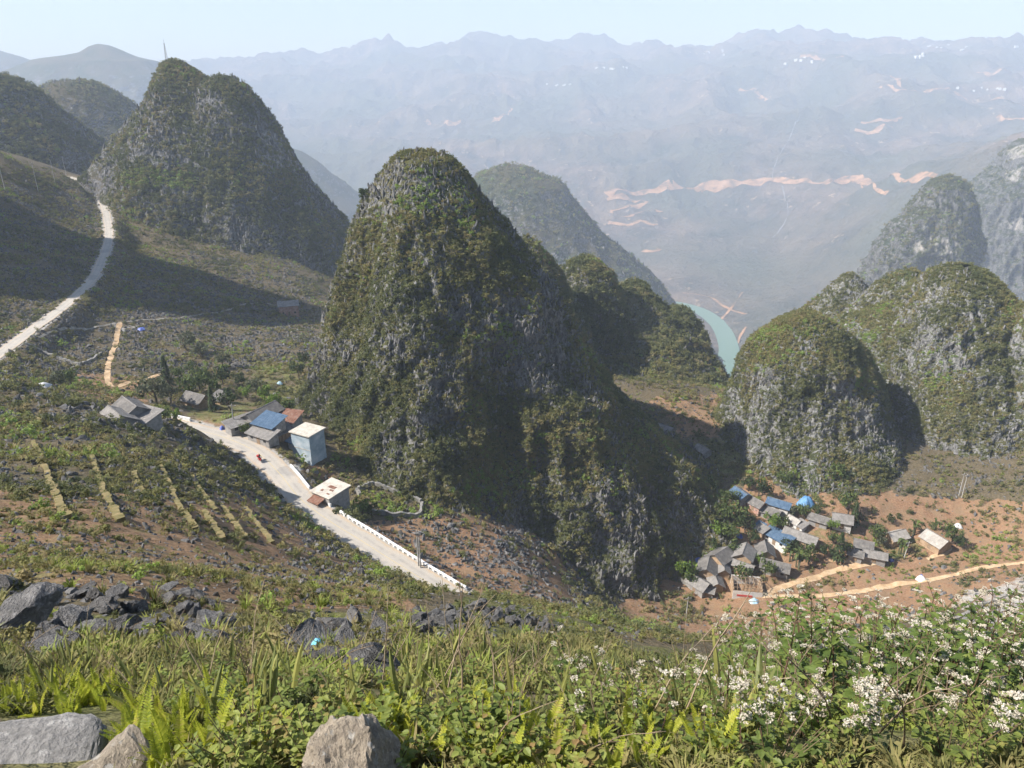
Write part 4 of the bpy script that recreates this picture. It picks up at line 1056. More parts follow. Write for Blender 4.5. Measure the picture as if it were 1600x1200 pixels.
for k, (a, lab) in enumerate([([(52,690),(70,730),(88,775),(108,812)], "leftmost grassy terrace bank on the rocky hillside"), ([(140,700),(152,740),(170,785),(190,818)], "second grassy terrace bank from the left edge"),
        ([(248,725),(265,760),(285,800),(308,832)], "long terrace bank in the middle of the hillside"), ([(300,745),(322,780),(340,800)], "short green terrace bank right of the long one"),
        ([(318,800),(335,825),(350,846)], "terrace bank edging the orange plot on its left"), ([(345,790),(365,818),(385,845)], "terrace bank crossing the orange plot"), ([(385,795),(405,825),(428,852)], "terrace bank edging the orange plot on its right"),
        ([(210,740),(225,775)], "short faint terrace bank between the second and the long bank")]):
    stone_wall(a, lab, 0.34, 0.24, "terrace_bank", TERR, 20 + k)["category"] = "bank"
GREYP = simple("concrete_pole", [(0.34, 0.33, 0.31), (0.45, 0.44, 0.41)], 2, 0.85)
def pole(px, py, h, label, lean=0.0, arms=1, far=False, base=None):
    P = base if base is not None else hit_h(px, py)
    e = empty("utility_pole", tuple(P)); tag(e, label, "pole"); e.rotation_euler = (0, lean, 0.3)
    MB().tube((0,0,-1),(0,0,h),0.16,0.10,7).build("post", GREYP, e)
    for k in range(arms): MB().box(-0.9,-0.05,h-0.5-0.7*k,0.9,0.05,h-0.4-0.7*k).build("crossarm", GREYP, e)
    return e
pole(654,885,7.5,"concrete utility pole left of the twin pair beside the guard rail"); pole(657,887,7.8,"concrete utility pole right of the twin pair beside the guard rail")
pole(1498,775,7.5,"left pole of the pair at the foot of the right hill"); pole(1503,776,7.8,"right pole of the pair at the foot of the right hill")
pole(1412,873,5.5,"pale pole beside the banana plants by the path",0.12)
pole(8,298,15,"tall utility pole at the left edge above the upper road"); pole(60,300,15,"utility pole left of the pass among the rocks"); pole(86,285,13,"utility pole nearest the pass road")
pole(103,272,12,"small utility pole right at the pass")
pole(1072,965,6,"thin pole on the brown field below the roof cluster",0.0,1); pole(366,672,6.5,"wooden utility pole beside the low lean-to",0.04)
# mast on the cone
c = atY(265,91,505)
ma = empty("radio_mast", (c[0]-2, c[1], c[2]-1)); tag(ma, "thin lattice radio mast on top of the cone hill", "mast")
for k in range(3):
    a = k * 2.094; MB().tube((math.cos(a)*0.9, math.sin(a)*0.9, -3),(math.cos(a)*0.25, math.sin(a)*0.25, 9.5),0.13,0.08,5).build("leg", GREYP, ma)
br = MB()
for k in range(8):
    z = k * 1.15; rr = 0.9 - 0.65 * z / 9.5
    for j in range(3):
        a, b = j*2.094, (j+1)*2.094; br.tube((math.cos(a)*rr, math.sin(a)*rr, z),(math.cos(b)*rr, math.sin(b)*rr, z+1.0),0.05,None,4)
br.build("bracing", GREYP, ma); MB().tube((0,0,9.3),(0,0,11.5),0.07).build("antenna", GREYP, ma)
# red motorcycle with rider on the road
P = LOW[np.argmin(np.abs(to_px(LOW)[0] - 416))]; mc_dir = LOW[np.argmin(np.abs(to_px(LOW)[0] - 425))] - P
mo = empty("motorcycle", (P[0]-0.9, P[1]-0.9, P[2]), math.atan2(mc_dir[1], mc_dir[0])); tag(mo, "red motorcycle with luggage on the road bend", "motorcycle")
RED = simple("red_paint", [(0.40, 0.03, 0.03), (0.5, 0.05, 0.04)], 2, 0.4); BLK = simple("black_rubber", [(0.015,0.015,0.016),(0.03,0.03,0.03)], 3, 0.7)
def torus(mb, c, R_, r, n=16, m=6):
    vs, fs = [], []
    for i in range(n):
        for j in range(m):
            a, b = 2*math.pi*i/n, 2*math.pi*j/m; vs.append((c[0]+(R_+r*math.cos(b))*math.cos(a), c[1]+r*math.sin(b), c[2]+(R_+r*math.cos(b))*math.sin(a)))
            fs.append((i*m+j, ((i+1)%n)*m+j, ((i+1)%n)*m+(j+1)%m, i*m+(j+1)%m))
    mb.add(vs, fs)
for xx in (-0.62, 0.62):
    w_ = MB(); torus(w_, (xx,0,0.30), 0.25, 0.055); wo_ = w_.build("wheel", BLK, mo); MB().tube((xx,-0.05,0.30),(xx,0.05,0.30),0.17,None,10).build("rim", GREYP, wo_)
MB().hexa([(-0.6,-0.16,0.42),(0.45,-0.14,0.42),(0.45,0.14,0.42),(-0.6,0.16,0.42),(-0.75,-0.12,0.78),(0.4,-0.10,0.72),(0.4,0.10,0.72),(-0.75,0.12,0.78)]).build("body", RED, mo)
MB().hexa([(0.42,-0.2,0.4),(0.62,-0.16,0.4),(0.62,0.16,0.4),(0.42,0.2,0.4),(0.45,-0.22,0.98),(0.6,-0.12,0.98),(0.6,0.12,0.98),(0.45,0.22,0.98)]).build("leg_shield", RED, mo)
MB().box(-0.7,-0.13,0.785,0.2,0.13,0.86).build("seat", BLK, mo); MB().tube((0.5,-0.34,1.02),(0.5,0.34,1.02),0.025).build("handlebar", BLK, mo)
MB().box(-0.85,-0.28,0.863,-0.35,0.28,1.25).build("luggage", RED, mo)
# person on the motorcycle: continuous skinned body
def person(loc, rz, label, mat):
    J = {'p':(-0.05,0,0.95),'c':(0.02,0,1.22),'s':(0.06,0,1.42),'n':(0.08,0,1.50),'h':(0.11,0,1.62),'ht':(0.10,0,1.72),
         'lk':(0.36,0.16,0.82),'la':(0.22,0.18,0.42),'lt':(0.36,0.18,0.38),'rk':(0.36,-0.16,0.82),'ra':(0.22,-0.18,0.42),'rt':(0.36,-0.18,0.38),
         'lh':(-0.02,0.1,0.93),'rh':(-0.02,-0.1,0.93),'ls':(0.06,0.19,1.38),'rs':(0.06,-0.19,1.38),'le':(0.24,0.27,1.18),'re':(0.24,-0.27,1.18),'lw':(0.47,0.29,1.06),'rw':(0.47,-0.29,1.06)}
    Rr = dict(p=.15,c=.15,s=.14,n=.06,h=.10,ht=.09,lk=.07,la=.045,lt=.04,rk=.07,ra=.045,rt=.04,lh=.1,rh=.1,ls=.07,rs=.07,le=.05,re=.05,lw=.035,rw=.035)
    ks = list(J); E = [('p','c'),('c','s'),('s','n'),('n','h'),('h','ht'),('p','lh'),('lh','lk'),('lk','la'),('la','lt'),('p','rh'),('rh','rk'),('rk','ra'),('ra','rt'),('s','ls'),('ls','le'),('le','lw'),('s','rs'),('rs','re'),('re','rw')]
    me = bpy.data.meshes.new("person"); me.from_pydata([J[k] for k in ks], [(ks.index(a), ks.index(b)) for a, b in E], [])
    o = link("person", me, mat); o.location = loc; o.rotation_euler = (0, 0, rz)
    sk = o.modifiers.new("skin", 'SKIN'); sd = me.skin_vertices[0].data
    for i, k in enumerate(ks): sd[i].radius = (Rr[k], Rr[k]); sd[i].use_root = (k == 'p')
    su = o.modifiers.new("sub", 'SUBSURF'); su.levels = 1; su.render_levels = 1
    return tag(o, label, "person")
pr = person(tuple(mo.location), mo.rotation_euler[2], "person in a dark red jacket riding the red motorcycle", simple("dark_red_jacket", [(0.10,0.03,0.035),(0.2,0.05,0.05)], 3, 0.8))
hm = MB(); 
bmh = bmesh.new(); bmesh.ops.create_uvsphere(bmh, u_segments=12, v_segments=8, radius=0.135); mh = bpy.data.meshes.new("helmet"); bmh.to_mesh(mh); bmh.free()
ho = link("helmet", mh, simple("helmet_shell", [(0.03,0.03,0.035),(0.05,0.05,0.055)], 2, 0.3), pr); ho.location = (0.11, 0, 1.68)

# ------------------------------------------------------------------ scatter masks on the terrain
def clear_of(P, extra=0.4):
    """False where a point lies on a road, a path or a building"""
    ok = np.ones(len(P), bool)
    for C, hw in ((LOW, LOW_HW + 0.25), (UP, UP_HW)):
        b, _, _ = road_dist(P[:, 0], P[:, 1], C); ok &= b > hw + extra
    for C, hw in PATHS.values():
        b, _, _ = road_dist(P[:, 0], P[:, 1], C); ok &= b > hw + extra * 0.7
    for x, y, r in FOOT: ok &= np.hypot(P[:, 0] - x, P[:, 1] - y) > r + extra * 0.5
    return ok
def region(polys, default=0.0):
    d = np.full(len(TV), default)
    for poly, s_, y0, y1 in polys:
        k = in_poly(qx, qy, poly) & (TY > y0) & (TY < y1); d[k] = s_
    return d
tdist = np.hypot(TX, TY)
HS = [(-50,560),(60,590),(200,640),(300,670),(420,750),(560,860),(715,945),(760,990),(-50,1010)]
rockD = region([([(-200,100),(2000,100),(2000,1010),(-200,1010)], 0.35, 8, 420), (HS, 1.5, 10, 175), ([(270,790),(420,780),(480,860),(420,890),(320,850)], 0.25, 10, 175),
                ([(540,815),(660,810),(800,785),(900,850),(930,955),(740,965),(700,905)], 2.1, 90, 200), ([(-50,290),(150,290),(180,400),(470,400),(500,560),(300,590),(-50,590)], 5.5, 150, 520),
                ([(280,630),(410,630),(360,668),(280,665)], 0.02, 100, 300), ([(380,570),(480,560),(480,640),(390,640)], 0.15, 150, 300),
                ([(1150,740),(1250,740),(1330,752),(1420,770),(1540,800),(1460,835),(1380,880),(1180,930),(1090,930),(1120,790)], 0.04, 100, 300),
                ([(1200,940),(1350,930),(1500,900),(1650,880),(1650,990),(1200,1010)], 0.5, 60, 300), ([(960,950),(1050,900),(1200,940),(1200,1010),(970,1010)], 0.22, 60, 300),
                ([(1290,735),(1420,700),(1650,720),(1650,790),(1420,768)], 2.2, 150, 300), ([(1020,620),(1130,610),(1060,690),(1020,680)], 1.8, 150, 330)])
vegD = region([([(-200,100),(2000,100),(2000,1010),(-200,1010)], 1.1, 8, 480), (HS, 1.0, 8, 175), ([(150,770),(420,790),(560,880),(640,940),(450,950),(200,900)], 0.4, 8, 175), ([(250,640),(560,800),(520,850),(380,760)], 1.4, 90, 175),
               ([(270,790),(420,780),(480,860),(420,890),(320,850)], 0.35, 10, 175), ([(400,900),(700,935),(740,980),(300,980),(0,960),(0,880)], 0.9, 8, 60),
               ([(540,815),(660,810),(800,785),(900,850),(930,955),(740,965),(700,905)], 0.25, 90, 200), ([(280,630),(410,630),(360,668),(280,665)], 0.05, 100, 300),
               ([(1150,740),(1250,740),(1330,752),(1420,770),(1540,800),(1460,835),(1380,880),(1180,930),(1090,930),(1120,790)], 0.4, 100, 300), ([(1180,930),(1650,870),(1650,1010),(1000,1010)], 0.3, 60, 300),
               ([(980,590),(1140,590),(1130,640),(1020,640)], 1.8, 200, 400), ([(1060,670),(1200,690),(1240,735),(1180,760),(1100,740)], 2.4, 150, 330), ([(380,570),(480,560),(490,650),(440,650),(390,640)], 1.2, 150, 300), ([(545,765),(590,758),(655,790),(650,805),(560,800)], 1.6, 100, 200), ([(620,940),(760,925),(880,945),(880,1005),(640,1005)], 0.12, 8, 40), ([(430,955),(620,945),(630,1030),(430,1030)], 0.2, 6, 40), ([(0,890),(370,905),(390,1005),(0,1010)], 0.15, 8, 30),
               ([(230,560),(420,560),(440,620),(300,630),(210,620)], 1.2, 150, 300), ([(-50,240),(150,290),(330,360),(500,440),(480,500),(200,480),(-50,540)], 3.0, 200, 520)])
fD = lambda d: d[TF].mean(1)
def put(name, P, r, protos, smin, smax, lean, label, cat, sink=0.15, flatz=(0.8, 1.2), tint=None, pw=2.2):
    n = len(P); s = smin + (smax - smin) * r.uniform(0, 1, n) ** pw
    if isinstance(smin, np.ndarray): s = smin + (smax - smin) * r.uniform(0, 1, n) ** pw
    scl = np.stack([s * r.uniform(0.8, 1.2, n), s * r.uniform(0.8, 1.2, n), s * r.uniform(*flatz, n)], -1)
    Q = P.copy(); Q[:, 2] -= s * sink
    t = r.uniform(0, 1, n) if tint is None else tint
    return scatter(name, Q, rots(n, r, lean), scl, r.integers(0, len(protos), n), t, protos, label, cat)
r1 = np.random.default_rng(101)
den = fD(rockD) / (fD(tdist) + 12) ** 1.15
P, N_, I = sample_mesh(TV, TF, den, 105000, r1, True, -0.1)
clump = fbm(P[:, 0] / 5, P[:, 1] / 5, octs=3, seed=44)
P = P[clear_of(P) & (clump > r1.uniform(-0.5, 0.35, len(P)))]
dd = np.hypot(P[:, 0], P[:, 1])
put("field_rocks", P, r1, STONES + BLADES[:2], np.clip(dd * 0.0022, 0.05, 0.30), np.clip(dd * 0.0078, 0.17, 1.1), 0.3, "grey limestone rocks strewn over the fields and slopes", "rocks", 0.3, (0.5, 1.1),
    tint=np.clip(r1.normal(0.2, 0.18, len(P)), 0, 1), pw=3.0)
den = fD(vegD) / (fD(tdist) + 14) ** 1.15
P, N_, I = sample_mesh(TV, TF, den, 95000, r1, True, -0.1)
clump = fbm(P[:, 0] / 7, P[:, 1] / 7, octs=3, seed=48)
P = P[clear_of(P, 0.25) & (clump > r1.uniform(-0.55, 0.3, len(P)))]
dd = np.hypot(P[:, 0], P[:, 1])
hue = np.clip(0.56 + 0.9 * fbm(P[:, 0] / 14, P[:, 1] / 14, octs=3, seed=52) + r1.normal(0, 0.18, len(P)), 0, 1)
put("hillside_scrub", P, r1, TUFTS + SHRUBS[:3], np.clip(dd * 0.0035, 0.09, 0.42), np.clip(dd * 0.011, 0.3, 1.4), 0.15, "low green and brown scrub covering the slopes", "scrub", 0.05, (0.6, 1.1), tint=hue, pw=2.6)

# ------------------------------------------------------------------ rock blades and scrub on the hills
def dress(H, nrock, nshrub, rs, ss, seed, vegbias=0.0, hueshift=0.0, what="hill", rockt=0.4, step=9.0):
    r = np.random.default_rng(seed); V, F = H[0], H[1]
    cen = V[F].mean(1); top, bot = V[:, 2].max(), V[:, 2].min()
    patch = fbm(cen[:, 0] / step, cen[:, 1] / step, cen[:, 2] / step, octs=3, seed=seed) * 0.8 + 1.1 * fbm(cen[:, 0] / (step * 2.6), cen[:, 1] / (step * 2.6), cen[:, 2] / (step * 1.6), octs=2, seed=seed + 7)
    above = cen[:, 2] > ground(cen[:, 0], cen[:, 1], False) - 1.0
    hgt = (cen[:, 2] - bot) / (top - bot)
    dr = np.clip(0.55 + 1.6 * patch - vegbias - 0.35 * (hgt - 0.5), 0.05, 2) * above
    dv = np.clip(0.62 - 1.3 * patch + vegbias + 0.5 * (hgt - 0.45), 0.12, 2) * above
    P, N, I = sample_mesh(V, F, dr, nrock, r, True, -0.2); ok = clear_of(P); P, N = P[ok], N[ok]
    put("limestone_blades", P - N * 0.1, r, BLADES, *rs, 0.22, "jagged grey limestone blades studding the %s" % what, "rocks", 0.25, (0.7, 1.4), tint=np.clip(r.normal(rockt, 0.22, len(P)), 0, 1), pw=2.4)
    P, N, I = sample_mesh(V, F, dv, nshrub, r, True, -0.3); ok = clear_of(P); P, N = P[ok], N[ok]
    hue = np.clip(0.38 + hueshift + 0.9 * fbm(P[:, 0] / 13, P[:, 1] / 13, P[:, 2] / 13, octs=3, seed=seed + 3) + r.normal(0, 0.2, len(P)), 0, 1)
    put("hill_scrub", P, r, SHRUBS, *ss, 0.2, "dense green scrub growing over the %s" % what, "scrub", 0.2, (0.7, 1.2), tint=hue, pw=2.0)
dress(H1, 21000, 36000, (0.17, 0.7), (0.3, 0.95), 201, 0.10, 0.06, "tall hill in the middle")
dress(H4[2], 800, 3500, (0.5, 1.6), (0.8, 2.2), 205, 0.1, 0.0, "unseen hill added past the left edge for its shade", 0.35, 20)
dress(H1B, 5000, 9000, (0.18, 0.7), (0.3, 0.95), 203, 0.05, 0.08, "lit spur above the village", 0.5)
names2 = ["broad back of the ridge behind the tall hill", "first wooded top behind the tall hill", "highest wooded top behind the tall hill", "middle wooded top of the back ridge", "outermost wooded top of the back ridge"]
for k, h in enumerate(H2): dress(h, 900, 4500, (0.3, 1.0), (0.6, 1.9), 210 + k, 0.25, -0.1, names2[k], 0.35)
for k, h in enumerate(H3): dress(h, 4200, 9000, (0.35, 1.3), (0.6, 1.9), 220 + k, 0.0, -0.02, ["cone hill with the mast", "second shoulder of the cone hill"][k], 0.4, 20)
_oV, _oF = H3[0][0], H3[0][1]; _oc = _oV[_oF].mean(1); _ox, _oy = to_px(_oc)
_od = in_poly(_ox, _oy, [(190,268),(250,262),(300,272),(345,276),(300,297),(190,292)]).astype(float)
if _od.sum() > 0:
    ro = np.random.default_rng(66); Po, _, _ = sample_mesh(_oV, _oF, _od, 260, ro, True, -0.2)
    put("orchard_bushes", Po, ro, SHRUBS, 1.0, 1.8, 0.1, "bright green bushes planted at the foot of the cone hill", "bushes", 0.1, (0.7, 1.1), tint=np.clip(ro.normal(0.97, 0.05, len(Po)), 0, 1))
for k, h in enumerate(H4[:2]): dress(h, 1200, 3500, (0.6, 2.0), (1.0, 2.8), 230 + k, 0.15, -0.05, ["hill at the left edge", "round hill behind the pass"][k], 0.35, 20)
n5 = ["saddle between the right hand domes", "big dome right of the village", "small top left of the big dome", "pointed top at the back of the right group", "near dome above the village", "slope at the right edge"]
for k, (h, n) in enumerate(zip(H5, (0.5, 1.0, 0.3, 0.3, 0.7, 0.4))): dress(h, int(6000 * n), int(18000 * n), (0.18, 0.7), (0.35, 1.05), 240 + k, 0.08, 0.10, n5[k], 0.55)
for k, h in enumerate(H6): dress(h, 400, 6000, (0.8, 2.2), (1.6, 4.2), 250 + k, 0.3, -0.05, ["far limestone tower on the right", "farthest tower at the right edge"][k], 0.3, 40)

dress(H7[0], 800, 9000, (1.5, 4.0), (2.0, 5.0), 260, 0.3, 0.12, "long ridge falling to the river", 0.5, 60)
# ------------------------------------------------------------------ trees one can tell apart
def mat_tree(name, stops):
    t = NT(name); g = t.n("ShaderNodeNewGeometry")
    n = t.noise(t.pos(), 0.9, 3); c = t.ramp(t.math('ADD', t.math('MULTIPLY', n, 0.6), t.math('MULTIPLY', g.outputs['Random Per Island'], 0.45)), stops)
    t.color(c); t.rough(0.65, 0.2); t.leafy(c, 0.3); return t.m
LEAF_D = mat_tree("dark_leaf", [(0.25, (0.025, 0.04, 0.015)), (0.5, (0.05, 0.075, 0.025)), (0.75, (0.09, 0.12, 0.04))])
LEAF_M = mat_tree("mid_leaf", [(0.25, (0.045, 0.07, 0.02)), (0.5, (0.085, 0.12, 0.035)), (0.75, (0.15, 0.19, 0.055))])
LEAF_G = mat_tree("grey_leaf", [(0.25, (0.07, 0.085, 0.045)), (0.5, (0.12, 0.135, 0.075)), (0.75, (0.19, 0.20, 0.12))])
LEAF_B = mat_tree("bright_leaf", [(0.25, (0.08, 0.14, 0.02)), (0.5, (0.14, 0.22, 0.03)), (0.75, (0.22, 0.30, 0.06))])
BARK = simple("bark", [(0.07, 0.055, 0.04), (0.13, 0.10, 0.075)], 4, 0.95)
def trunk_mesh(seed, limbs=6):
    r = np.random.default_rng(seed); mb = MB(); p = Vector((0, 0, -0.1)); pts = [p.copy()]
    for k in range(4): p = p + Vector((r.normal(0, 0.04), r.normal(0, 0.04), 0.17)); pts.append(p.copy())
    mb.path(pts, [0.045, 0.036, 0.03, 0.022, 0.012], 6)
    for k in range(limbs):
        a = r.uniform(0, 6.28); q = pts[2 + k % 3]; e = q + Vector((math.cos(a) * 0.26, math.sin(a) * 0.26, r.uniform(0.1, 0.26))); mb.tube(q, e, 0.018, 0.006, 5)
    me = mb.mesh("trunk"); me.materials.append(BARK); return me
TRUNKS = [trunk_mesh(300 + k) for k in range(3)]
def crown(kind, seed, n=420):
    if kind == "conifer":
        r = np.random.default_rng(seed); z = r.uniform(0.08, 1, n); a = r.uniform(0, 6.283, n); rr = (1 - z) * 0.30 * r.uniform(0.5, 1.1, n) + 0.015
        p = np.stack([np.cos(a) * rr, np.sin(a) * rr, z], -1); d = np.stack([np.cos(a), np.sin(a), -0.35 + 0 * a], -1); s = np.stack([-np.sin(a), np.cos(a), 0 * a], -1)
        L = 0.07
        v = np.stack([p - d * L, p + s * L * 0.5, p + d * L, p - s * L * 0.5], 1).reshape(-1, 3); return np_mesh("crown", v, np.arange(4 * n).reshape(n, 4), False)
    me = leaf_cloud("crown", seed, n, 0.075, 0.50, 0.42, 9, 0.2)
    me.transform(Matrix.Translation((0, 0, 0.32)) @ Matrix.Scale(0.95, 4)); return me
CROWNS = {}
for kd, m in (("dark", LEAF_D), ("mid", LEAF_M), ("grey", LEAF_G), ("bright", LEAF_B), ("conifer", LEAF_D)):
    CROWNS[kd] = []
    for k in range(3):
        me = crown(kd, 330 + 7 * k + len(kd)); me.materials.append(m); CROWNS[kd].append(me)
def banana_mesh(seed):
    r = np.random.default_rng(seed); vs, fs = [], []
    for k in range(11):
        a = r.uniform(0, 6.283); b = np.array([r.normal(0, 0.12), r.normal(0, 0.12), 0]); u = np.array([math.cos(a), math.sin(a), 0]); s = np.array([-math.sin(a), math.cos(a), 0])
        h = r.uniform(0.45, 0.75); L = r.uniform(0.35, 0.5)
        pr_ = [b + [0, 0, h * 0.7], b + u * L * 0.35 + [0, 0, h * 1.15], b + u * L * 0.75 + [0, 0, h * 1.15], b + u * L * 1.1 + [0, 0, h * 0.85]]; ws = [0.02, 0.08, 0.07, 0.01]; i0 = len(vs)
        for q, w in zip(pr_, ws): vs += [q - s * w, q + s * w]
        fs += [(i0 + 2*j, i0 + 2*j + 1, i0 + 2*j + 3, i0 + 2*j + 2) for j in range(3)]
    return py_mesh("fronds", vs, fs)
BAN = [banana_mesh(400 + k) for k in range(3)]
for m_ in BAN: m_.materials.append(LEAF_M)
stem_m = MB().tube((0,0,-0.1),(0.02,0,0.6),0.05,0.03).tube((0.12,0.06,-0.1),(0.16,0.08,0.5),0.045,0.03).tube((-0.1,0.1,-0.1),(-0.14,0.12,0.52),0.045,0.03).mesh("stem"); stem_m.materials.append(LEAF_G)
TREES = 0
def tree(px, py, size, kind, label, height=None, group=None, P=None):
    """px, py is the middle of the crown, size its width in metres"""
    global TREES
    k = TREES; TREES += 1
    H = height or size * (2.2 if kind == "conifer" else 1.15)
    size *= 1.12 if P is None else 1.0; H *= 1.12 if P is None else 1.0
    P = hit_h(px, py, H * 0.55) if P is None else P
    e = empty("banana_plant" if kind == "banana" else ("conifer_tree" if kind == "conifer" else "tree"), (P[0], P[1], P[2]), k * 1.7); tag(e, label, "tree", group)
    w = size * (1.55 if kind == "conifer" else 0.92)
    if kind == "banana":
        o = link("fronds", BAN[k % 3], None, e); s = link("stem", stem_m, None, e)
        for q in (o, s): q.scale = (size * 0.9, size * 0.9, H)
        return e
    t = link("trunk", TRUNKS[k % 3], None, e); t.scale = (H * 0.85, H * 0.85, H)
    c = link("crown", CROWNS[kind][k % 3], None, e); c.scale = (w, w, H)
    return e
VT = "village trees"; LT = "valley trees"
for a in [(1328,787,5.6,"mid","broad bush above the white gabled house"), (1337,802,3.2,"conifer","dark conifer right of the white gabled house"), (1343,806,2.6,"dark","small dark tree right of the conifer by the white gabled house"),
          (1313,853,3.6,"conifer","tall dark conifer left of the low sheds"), (1325,857,3.4,"dark","dark tree beside the tall dark conifer"), (1368,828,4.4,"mid","leafy tree between the grey house and the lone pale house"), (1376,842,3.4,"grey","greyish tree below the leafy tree"),
          (1391,810,2.4,"dark","lone small tree on the orange field"), (1432,822,4.0,"banana","banana clump right of the lone pale house"), (1411,850,4.4,"banana","banana clump below the lone pale house"), (1395,867,2.4,"mid","bush beside the long low shed"),
          (1462,818,3.0,"banana","banana plants above the farthest house"), (1490,832,4.2,"mid","tree right of the farthest house"), (1498,843,3.2,"dark","low dark tree right of the farthest house"), (1461,850,2.2,"mid","small tree in front of the farthest house"),
          (1265,866,4.6,"mid","round tree at the right end of the banana grove"), (1250,872,4.4,"banana","big banana clump beside the long dark house"), (1236,862,4.2,"banana","banana clump behind the long dark house"), (1232,848,3.4,"dark","dark tree at the end of the blue barn"), (1245,853,3.0,"dark","dark tree between the blue barn and banana grove"),
          (1157,892,4.6,"mid","leafy tree between the annex and the timber frame"), (1198,888,4.2,"mid","tree right of the timber frame house"), (1188,876,3.0,"bright","bright tree left of the long dark house"), (1073,888,5.4,"bright","bright round tree left of the roof cluster"), (1080,900,3.6,"mid","tree below the bright round tree"),
          (1148,853,3.8,"mid","tree behind the two grey gables"), (1115,850,3.4,"dark","dark tree above the top left roof"), (1208,812,4.4,"bright","bright tree between the blue roofs"), (1223,815,3.4,"mid","tree right of the bright tree between the blue roofs"), (1258,798,4.2,"mid","tree below the blue tarpaulin shed"), (1277,795,3.2,"dark","dark tree right of the blue tarpaulin shed"),
          (1240,797,3.2,"grey","greyish tree left of the blue tarpaulin shed"), (1188,760,5.0,"dark","dark tree behind the shaded blue roof"), (1172,752,4.2,"dark","dark tree uphill of the shaded blue roof"), (1140,775,5.0,"mid","tree at the lower edge of the spur"), (1150,800,6.0,"mid","large tree on the slope left of the sheds"), (1128,800,5.2,"mid","tree on the spur above the roofs"),
          (1165,815,4.8,"dark","dark tree left of the tiny orange hut"), (1140,825,5.4,"mid","broad tree above the small blue tarpaulin"), (1120,828,4.6,"bright","bright tree on the spur foot"), (1175,838,3.6,"dark","dark tree left of the blue barn"), (1303,838,3.4,"mid","tree left of the field huts"), (1290,858,3.6,"dark","dark tree right of the longest house"), (1300,818,3.0,"bright","bright bush below the weathered grey house"),
          (1230,745,4.6,"mid","tree in the shade at the far field edge"), (1110,760,5.0,"mid","tree high on the spur"), (1305,735,5.2,"mid","tree beside the tiny white hut"), (1318,748,3.6,"dark","dark bush below the tiny white hut")]:
    tree(*a[:4], a[4], group=VT)
for a in [(242,605,7.0,"grey","wide greyish willow left of the valley house"), (262,612,4.6,"grey","greyish bush right of the willow"), (290,598,6.0,"mid","rounded tree above the valley house"), (310,590,5.6,"mid","broad tree behind the valley house"), (328,598,5.0,"mid","tree between the valley house and the tall pine"),
          (258,580,4.2,"conifer","pointed dark conifer at the path end"), (346,585,5.0,"dark","tall pine with a bare trunk in the valley"), (372,592,3.6,"dark","dark tree right of the tall pine"), (357,622,4.8,"dark","dense round tree in front of the little barn"), (318,625,2.6,"dark","dark shrub tree in front of the valley house"), (330,622,2.8,"conifer","small conifer before the valley house"),
          (280,580,3.8,"mid","bush right of the pointed conifer"), (300,573,3.4,"mid","small bush above the valley trees"), (398,600,4.2,"grey","pale tree in the grassy corner"), (412,612,3.8,"bright","bright bush in the grassy corner"), (385,612,3.4,"bright","low bright bush by the small field"), (430,625,4.2,"bright","bright bush behind the long dark roof"), (448,632,3.8,"mid","bush between the long dark roof and the hill"),
          (466,575,4.6,"dark","dark tree on the hill flank above the grass"), (474,560,4.2,"dark","dark tree higher on the hill flank"), (380,668,2.6,"mid","bush in front of the low lean-to"), (214,640,2.6,"banana","banana plant beside the dark roofed wing"), (290,530,5.6,"grey","olive bush on the rocky slope above the path"), (315,545,5.0,"grey","second olive bush on the rocky slope"), (345,560,4.4,"grey","third olive bush on the rocky slope, lowest of the row"),
          (85,590,4.0,"grey","greyish tree on the far left field edge"), (110,585,4.4,"mid","tree left of the zigzag path"), (565,790,3.2,"bright","bright bush at the corner of the walled garden"), (580,795,2.8,"mid","dark green bush inside the walled garden"), (258,645,2.6,"mid","bush behind the guard wall at the road end"), (275,648,2.4,"bright","bright bush by the pale fence posts")]:
    tree(*a[:4], a[4], group=LT)
_hx, _hy = to_px(H1[0]); _sel = np.where((np.abs(_hy - 306) < 5) & (H1[0][:, 1] < 215))[0]; c = H1[0][_sel[np.argmin(_hx[_sel])]]
tree(0, 0, 3.4, "dark", "lone round tree on the left shoulder of the tall hill", 4.2, None, P=(c[0] + 0.5, c[1], c[2] - 0.9))
# tiny far houses on the plateau
def mini(px, py, k, s=1.0):
    P = far_hit(px, py); e = MB(); L, W, H = 11 * s, 8 * s, 6 * s
    e.add([(-L,-W,-6),(L,-W,-6),(L,W,-6),(-L,W,-6),(-L,-W,H),(L,-W,H),(L,W,H),(-L,W,H),(-L,0,H+4*s),(L,0,H+4*s)], [(0,1,5,4),(2,3,7,6),(1,2,6,9,5),(3,0,4,8,7),(4,5,9,8),(6,7,8,9)])
    o = e.build("far_house", WWHITE); o.location = P; o.rotation_euler = (0, 0, k * 0.9); return tag(o, "tiny white house on the hazy far plateau", "house", "far plateau houses")
rf_ = np.random.default_rng(77)
for k in range(46):
    cx, cy, sx, sy = [(1500,75,40,5), (1560,140,40,6), (1440,88,12,4), (950,107,30,3), (870,132,20,4), (1130,80,40,8), (1270,95,40,8)][k % 7]
    mini(cx + rf_.normal(0, sx * 0.6), cy + rf_.normal(0, sy * 0.6), k, rf_.uniform(0.5, 1.0))

